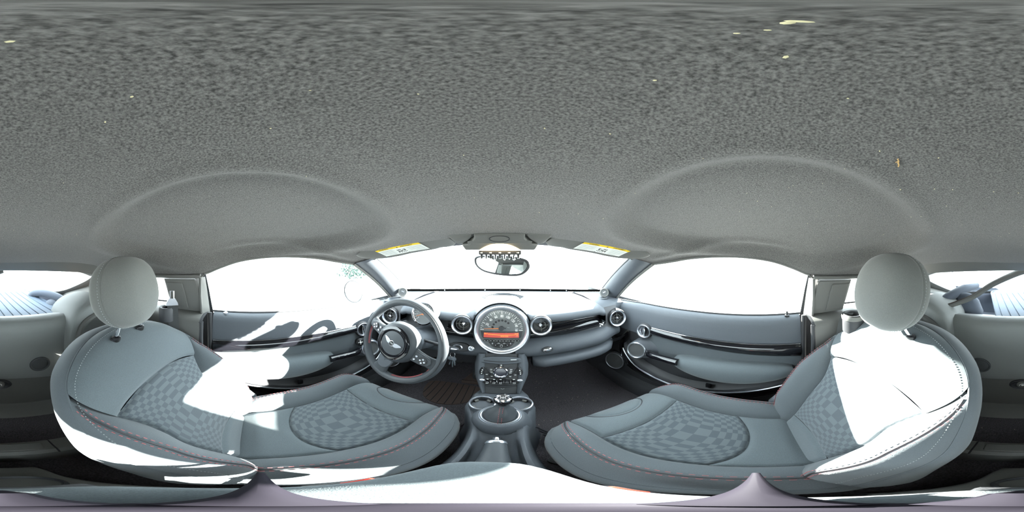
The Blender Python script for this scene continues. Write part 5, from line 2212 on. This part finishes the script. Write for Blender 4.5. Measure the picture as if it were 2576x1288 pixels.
for a in (-.045, -.015, .015, .045):
    mb = MB()
    mb.tube([og(a + .0034 * cos(t), .015 + .0105 * sin(t), .002) for t in [2 * pi * k / 20 for k in range(20)]], .0012, n=6, closed=True)
    mb.build('toggle_guard', 'chrome', parent=oc)
    mb = MB()
    mb.ell(og, (a, .014, .0), (.0022, .0085, .003), nu=10, nv=8)
    mb.build('guard_post', 'black', parent=oc)
# flanking roof pads beside the console
for sx in (-1, 1):
    mb = MB()
    mb.prism(sp2([(sx * .082, -.004), (sx * .120, -.006), (sx * .150, -.010), (sx * .162, .0), (sx * .140, .040), (sx * .124, .044), (sx * .105, .034), (sx * .085, .014)], 3, True), of, -.035, .010, .006)
    mb.build('side_cushion', 'plastic', parent=oc, smooth=50)
# mount cover behind the bank (clear daylight wedges either side)
mb = MB()
mb.box((0, .045, -.022), (.060, .05, .03), of, .006)
mb.build('mount_cover', 'dark', parent=oc)

# rear-view mirror
rm = thing('rear_view_mirror', 'wide dark framed mirror hanging below the overhead console', 'mirror', (-.002, .62, .915))
mrot = radians(-3)
rf0 = Fr((-.002, .615, .9135), (1, -.33, 0), (0, 0, 1), (-.33, -1, 0))
rf = rf0.rot(mrot)
mo = [(a * 1.05, b) for a, b in sp2([(-.104, .014), (-.095, .028), (-.05, .0345), (0, .0355), (.05, .0345), (.093, .026), (.104, .008), (.094, -.014), (.065, -.030), (0, -.0335), (-.062, -.026), (-.094, -.008)], 5, True)]
mb = MB()
mb.prism(mo, rf, -.028, .006, .004)
mb.build('mirror_shell', 'black', parent=rm, smooth=50)
mb = MB()
mb.tube([rf(a * .985, b * .96, .004) for a, b in mo], .0042, n=8, closed=True)
mb.build('mirror_frame', 'dark', parent=rm)
mb = MB()
mi = [(a * .93, b * .86) for a, b in mo]
mb.grid([[rf(a, b, .0066) for a, b in mi], [rf(a * .5, b * .5, .0066) for a, b in mi], [rf(a * .001, b * .001, .0066) for a, b in mi]], cv=True)
mb.build('mirror_glass', 'mirrorglass', parent=rm, smooth=0)
mb = MB()
mb.tube([rf(0, .01, -.025), V((0, .648, .945)), V((0, .66, .975))], [.012, .010, .014], n=12)
mb.build('mirror_stem', 'black', parent=rm)

# tweeters at the pillar feet
for sx in (-1, 1):
    t = thing('tweeter', 'small round tweeter at the foot of the %s windscreen pillar' % ('driver side' if sx < 0 else 'passenger side'), 'speaker', (sx * .635, .90, .705), 'pair of tweeters')
    f = Fr((sx * .585, .822, .722), (1, -sx * .62, 0), (0, .25, 1), (-sx * .62, -1, .25))
    mb = MB()
    mb.lathe([(.028, -.03), (.0285, .0), (.026, .005), (.0225, .005), (.021, .001)], f, 36, cap=False)
    mb.build('tweeter_ring', 'plastic', parent=t)
    mb = MB()
    mb.lathe([(.0215, .002), (0, .004)], f, 28, cap=False)
    mb.build('tweeter_grille', 'mesh', parent=t)
    mb = MB()
    mb.box((.0, .002, .0045), (.018, .006, .001), f.rot(.4 * sx), .0004, 1)
    mb.build('tweeter_badge', 'satin', parent=t)

# ================================================================ SEAT BELTS
sb1 = thing('seat_belt', 'black seat belt with silver tongue hanging behind the driver seat', 'seat belt', (-.56, -.25, .5), 'pair of seat belts')
def strap(mb, pts, w, dirv):
    P = []
    for p in pts:
        p = V(p)
        d = V(dirv).normalized()
        nrm = V((0.8, .6, 0)).normalized() * .0008
        P.append([p - d * w / 2 + nrm, p + d * w / 2 + nrm, p + d * w / 2 - nrm, p - d * w / 2 - nrm])
    mb.grid(P, cv=True)
mb = MB()
strap(mb, [(-.540, -.286, .752), (-.545, -.285, .70), (-.548, -.282, .62), (-.552, -.28, .45), (-.56, -.27, .2)], .040, (.55, -.83, 0))
mb.build('belt_strap', 'belt', parent=sb1)
f = Fr((-.536, -.286, .762), (.55, -.83, 0), (0, .0, 1))
mb = MB()
mb.prism([(-.024, -.006), (.024, -.006), (.022, .004), (.012, .022), (-.012, .022), (-.022, .004)], f, -.004, .004, .0015)
mb.tube([f(-.007, .02, 0), f(-.007, .052, 0), f(.007, .052, 0), f(.007, .02, 0)], .0022, n=6)
mb.build('belt_tongue', 'satin', parent=sb1, label='silver belt tongue')
f = Fr((-.545, -.315, .735), (1, 0, 0), (0, 1, 0))
mb = MB()
mb.lathe([(.030, -.05), (.031, .0), (.027, .008), (.018, .006), (.016, -.01)], f, 28, cap=False)
mb.build('belt_guide', 'dark', parent=sb1)
sb2 = thing('seat_belt', 'black seat belt running through a round guide beside the passenger headrest', 'seat belt', (.56, -.28, .5), 'pair of seat belts')
mb = MB()
strap(mb, [(.515, -.290, .742), (.528, -.283, .70), (.540, -.276, .62), (.552, -.27, .45), (.56, -.26, .2)], .040, (.62, .78, 0))
mb.build('belt_strap', 'belt', parent=sb2)
f = Fr((.510, -.312, .728), (1, 0, 0), (0, 1, 0))
mb = MB()
mb.lathe([(.040, -.06), (.041, -.02), (.0405, .002), (.036, .009), (.028, .007), (.025, -.006), (.0, -.010)], f, 36, cap=False)
mb.build('belt_guide', 'dark', parent=sb2)
mb = MB()
mb.lathe([(.043, -.010), (.045, .000), (.043, .007), (.040, .004)], f, 36, cap=False)
mb.build('guide_ring', 'plastic', parent=sb2)

# ================================================================ LUGGAGE BAY
cc = thing('cargo_cover', 'blue grey ribbed load cover board lying tilted in the luggage bay', 'load cover', (-.05, -.95, .66))
e1 = V((.975, .22, .00)); e2 = V((-.215, .960, -.06))
cf = Fr((-.07, -.97, .668), e1, e2)
mb = MB()
mb.prism(rrect(.46, .60, .05), cf, -.016, -.004, .004)
mb.build('cover_board', 'cargo', parent=cc)
mb = MB()
ol = rrect(.455, .595, .05)
mb.tube([cf(a, b, -.003) for a, b in ol], .006, n=6, closed=True)
mb.build('cover_rim', 'cargo', parent=cc)
for k in range(10):
    a = -.185 + .041 * k
    hh = .27 if 0 < k < 9 else .255
    mb = MB()
    mb.box((a, 0, -.003), (.0375, hh * 2, .006), cf, .0018, 1)
    mb.build('rib', 'cargo', parent=cc)
# side cushions of the bay
bp1 = thing('side_pad', 'pale rounded blue grey pad in the luggage bay behind the passenger seat', 'trim pad', (.33, -.80, .5))
mb = MB()
P = []
for k in range(15):
    t = k / 14
    row = []
    for j in range(13):
        s = j / 12
        x = lerp(.46, .20, s)
        zt = .55 + .205 * sin(pi * (.12 + .80 * (1 - s) ** .7)) ** .8
        z = lerp(.45, zt, 1 - (1 - t) ** 2)
        y = -.80 + .05 * sin(pi * s) - .06 * t ** 2
        row.append(V((x, y, z)))
    P.append(row)
mb.grid(P)
mb.build('pad_face', 'trunk', parent=bp1, smooth=80)
st = thing('tailgate_seal', 'long dark curved rubber seal hanging across the rear window', 'seal', (.25, -.9, .8))
mb = MB()
pts = spline([(.33, -.66, .712), (.235, -.755, .745), (.15, -.83, .800), (.05, -.885, .845), (-.03, -.90, .875)], 10)
mb.tube(pts, [.009 + .013 * k / len(pts) for k in range(len(pts))], n=10)
mb.build('seal_tube', 'plastic', parent=st)
mb = MB()
mb.tube([p + V((.006, 0, .010 + .006 * k / len(pts))) for k, p in enumerate(pts)], .002, n=5)
mb.build('seal_edge', 'mat_rubber', parent=st)
bt = thing('trim_roll', 'dark padded trim roll between passenger headrest and rear window', 'trim pad', (.38, -.74, .74))
mb = MB()
mb.tube([V((.40, -.68, .69)), V((.36, -.75, .735)), V((.31, -.86, .765)), V((.26, -.96, .77))], [.022, .026, .026, .018], n=12)
mb.build('roll_pad', 'trunk', parent=bt)
br = thing('padded_hoop', 'blue grey padded hoop in the luggage bay beside the ribbed board', 'trim pad', (-.38, -.9, .65))
mb = MB()
mb.tube(spline([V((-.23, -1.12, .640)), V((-.255, -1.08, .690)), V((-.31, -1.0, .705)), V((-.365, -.92, .690)), V((-.40, -.86, .655)), V((-.41, -.83, .62))], 6), .026, n=14)
mb.build('hoop_tube', 'trunk', parent=br)
mb = MB()
mb.ell(WORLD, (-.335, -.93, .635), (.05, .06, .045), nu=24, nv=14)
mb.build('hoop_core', 'trunk', parent=br)
tl = thing('boot_lamp', 'small glowing orange lamp in the luggage bay side wall', 'lamp', (-.47, -.86, .66))
f = Fr((-.462, -.86, .672), (-.5, .87, 0), (0, 0, 1), (.87, .5, 0))
mb = MB()
mb.prism(sp2([(-.018, .016), (.014, .010), (.018, -.004), (.008, -.020), (-.008, -.010)], 3, True), f, -.008, .006, .002)
mb.build('lamp_lens', 'trunklamp', parent=tl)
sp3 = thing('slam_panel', 'pale metal slam panel edge below the rear window', 'panel', (-.35, -1.3, .68))
f = Fr((-.36, -1.26, .685), (1, .0, 0), (0, -.3, 1))
mb = MB()
mb.prism([(-.20, .0), (-.19, .022), (-.10, .018), (.22, .016), (.24, .006), (.24, -.004), (-.15, -.008), (-.19, -.014)], f, -.01, .006, .003)
mb.build('metal_panel', 'facade', parent=sp3)
mb = MB()
mb.tube([f(-.10, .0, .008), f(-.12, -.03, .012), f(-.14, -.06, .010)], .004, n=8)
mb.build('latch_hook', 'satin', parent=sp3)
# inner side linings of the bay
for sx in (-1, 1):
    mb = MB()
    mb.grid([[V((sx * x, y, z)) for x, z in ((.60, .86), (.57, .74), (.52, .66), (.50, .5))] for y in (-.70, -.85, -1.0, -1.3)])
    mb.build('trim_%d' % (12 + (sx > 0)), 'plastic', kind='structure', smooth=50)
f = Fr((-.545, -.93, .700), (0, 1, 0), (-.4, 0, 1), (1, 0, .4))
t = thing('coat_hook', 'small grey tie-down hook on the luggage bay lining', 'hook', f.o)
mb = MB()
mb.prism(rrect(.055, .018, .006), f, -.02, .006, .002)
mb.tube([f(-.016, 0, .006), f(-.012, -.003, .014), f(.012, -.003, .014), f(.016, 0, .006)], .0025, n=6)
mb.build('hook_plate', 'plastic', parent=t)

# ================================================================ CAMERA FOOT
tp = thing('tabletop_tripod', 'small dark tripod foot standing on the armrest', 'tripod', (.017, 0, .483))
f = Fr((.017, .0, .484), (1, 0, 0), (0, 1, 0))
mb = MB()
mb.lathe([(.024, .0), (.0245, .010), (.020, .016), (.013, .020), (.0, .0205)], f, 36)
mb.build('tripod_hub', 'tripod', parent=tp)
for a in (radians(176), radians(2), radians(268)):
    d = V((cos(a), sin(a), 0))
    L = .112 if abs(sin(a)) < .5 else .06
    mb = MB()
    mb.tube([f.o + d * .016 + V((0, 0, .012)), f.o + d * .05 + V((0, 0, .014)), f.o + d * L + V((0, 0, .006))], [.016, .011, .003], n=10, sq=(1, .7))
    mb.build('tripod_leg', 'tripod', parent=tp)

# ================================================================ OUTSIDE
mb = MB()
mb.grid([[V((x, y, -.28)) for x in (-60, -20, -3, 3, 20, 60)] for y in (-60, -20, -3, 3, 20, 60)])
mb.build('ground', 'concrete', kind='structure')
bd_ = thing('pale_building', 'pale shop building with dark windows seen past the driver mirror', 'building', (-17, 17, -.28))
mb = MB()
fB = Fr((-17, 17, -.28), (.7, .7, 0), (0, 0, 1))
mb.box((0, 2.6, -2), (16, 5.2, 4), fB)
mb.build('facade_wall', 'facade', parent=bd_)
for k in range(6):
    mb = MB()
    mb.box((-6.2 + 2.5 * k, 1.7, .0), (1.7, 1.9, .12), fB)
    mb.build('window', 'facade_glass', parent=bd_)
b2 = thing('pale_building', 'pale low building seen through the rear window', 'building', (-2, -30, -.28))
mb = MB()
fB2 = Fr((-2, -30, -.28), (1, 0, 0), (0, 0, 1), (0, 1, 0))
mb.box((0, 1.9, -2), (22, 3.8, 4), fB2)
mb.build('facade_wall', 'facade', parent=b2)
for k in range(7):
    mb = MB()
    mb.box((-9 + 3 * k, 1.9, .0), (1.7, 1.1, .12), fB2)
    mb.build('window', 'facade_glass', parent=b2)
hd = thing('hedge', 'low green hedge outside ahead of the driver mirror', 'hedge', (-7.4, 5.6, -.28))
mb = MB()
rnd = random.Random(2)
for k in range(700):
    c = V((-8.3 + 1.9 * rnd.random(), 4.9 + 1.4 * rnd.random(), -.25 + .75 * rnd.random()))
    d1 = V((rnd.gauss(0, 1), rnd.gauss(0, 1), rnd.gauss(0, 1))).normalized()
    d2 = d1.cross(V((rnd.gauss(0, 1), rnd.gauss(0, 1), 1))).normalized()
    s_ = rnd.uniform(.06, .12)
    mb.add([c - d1 * s_, c + d2 * s_ * .4, c + d1 * s_, c - d2 * s_ * .4], [[0, 1, 2, 3]])
mb.build('hedge_leaves', 'leaf', parent=hd, smooth=0, kind='stuff')
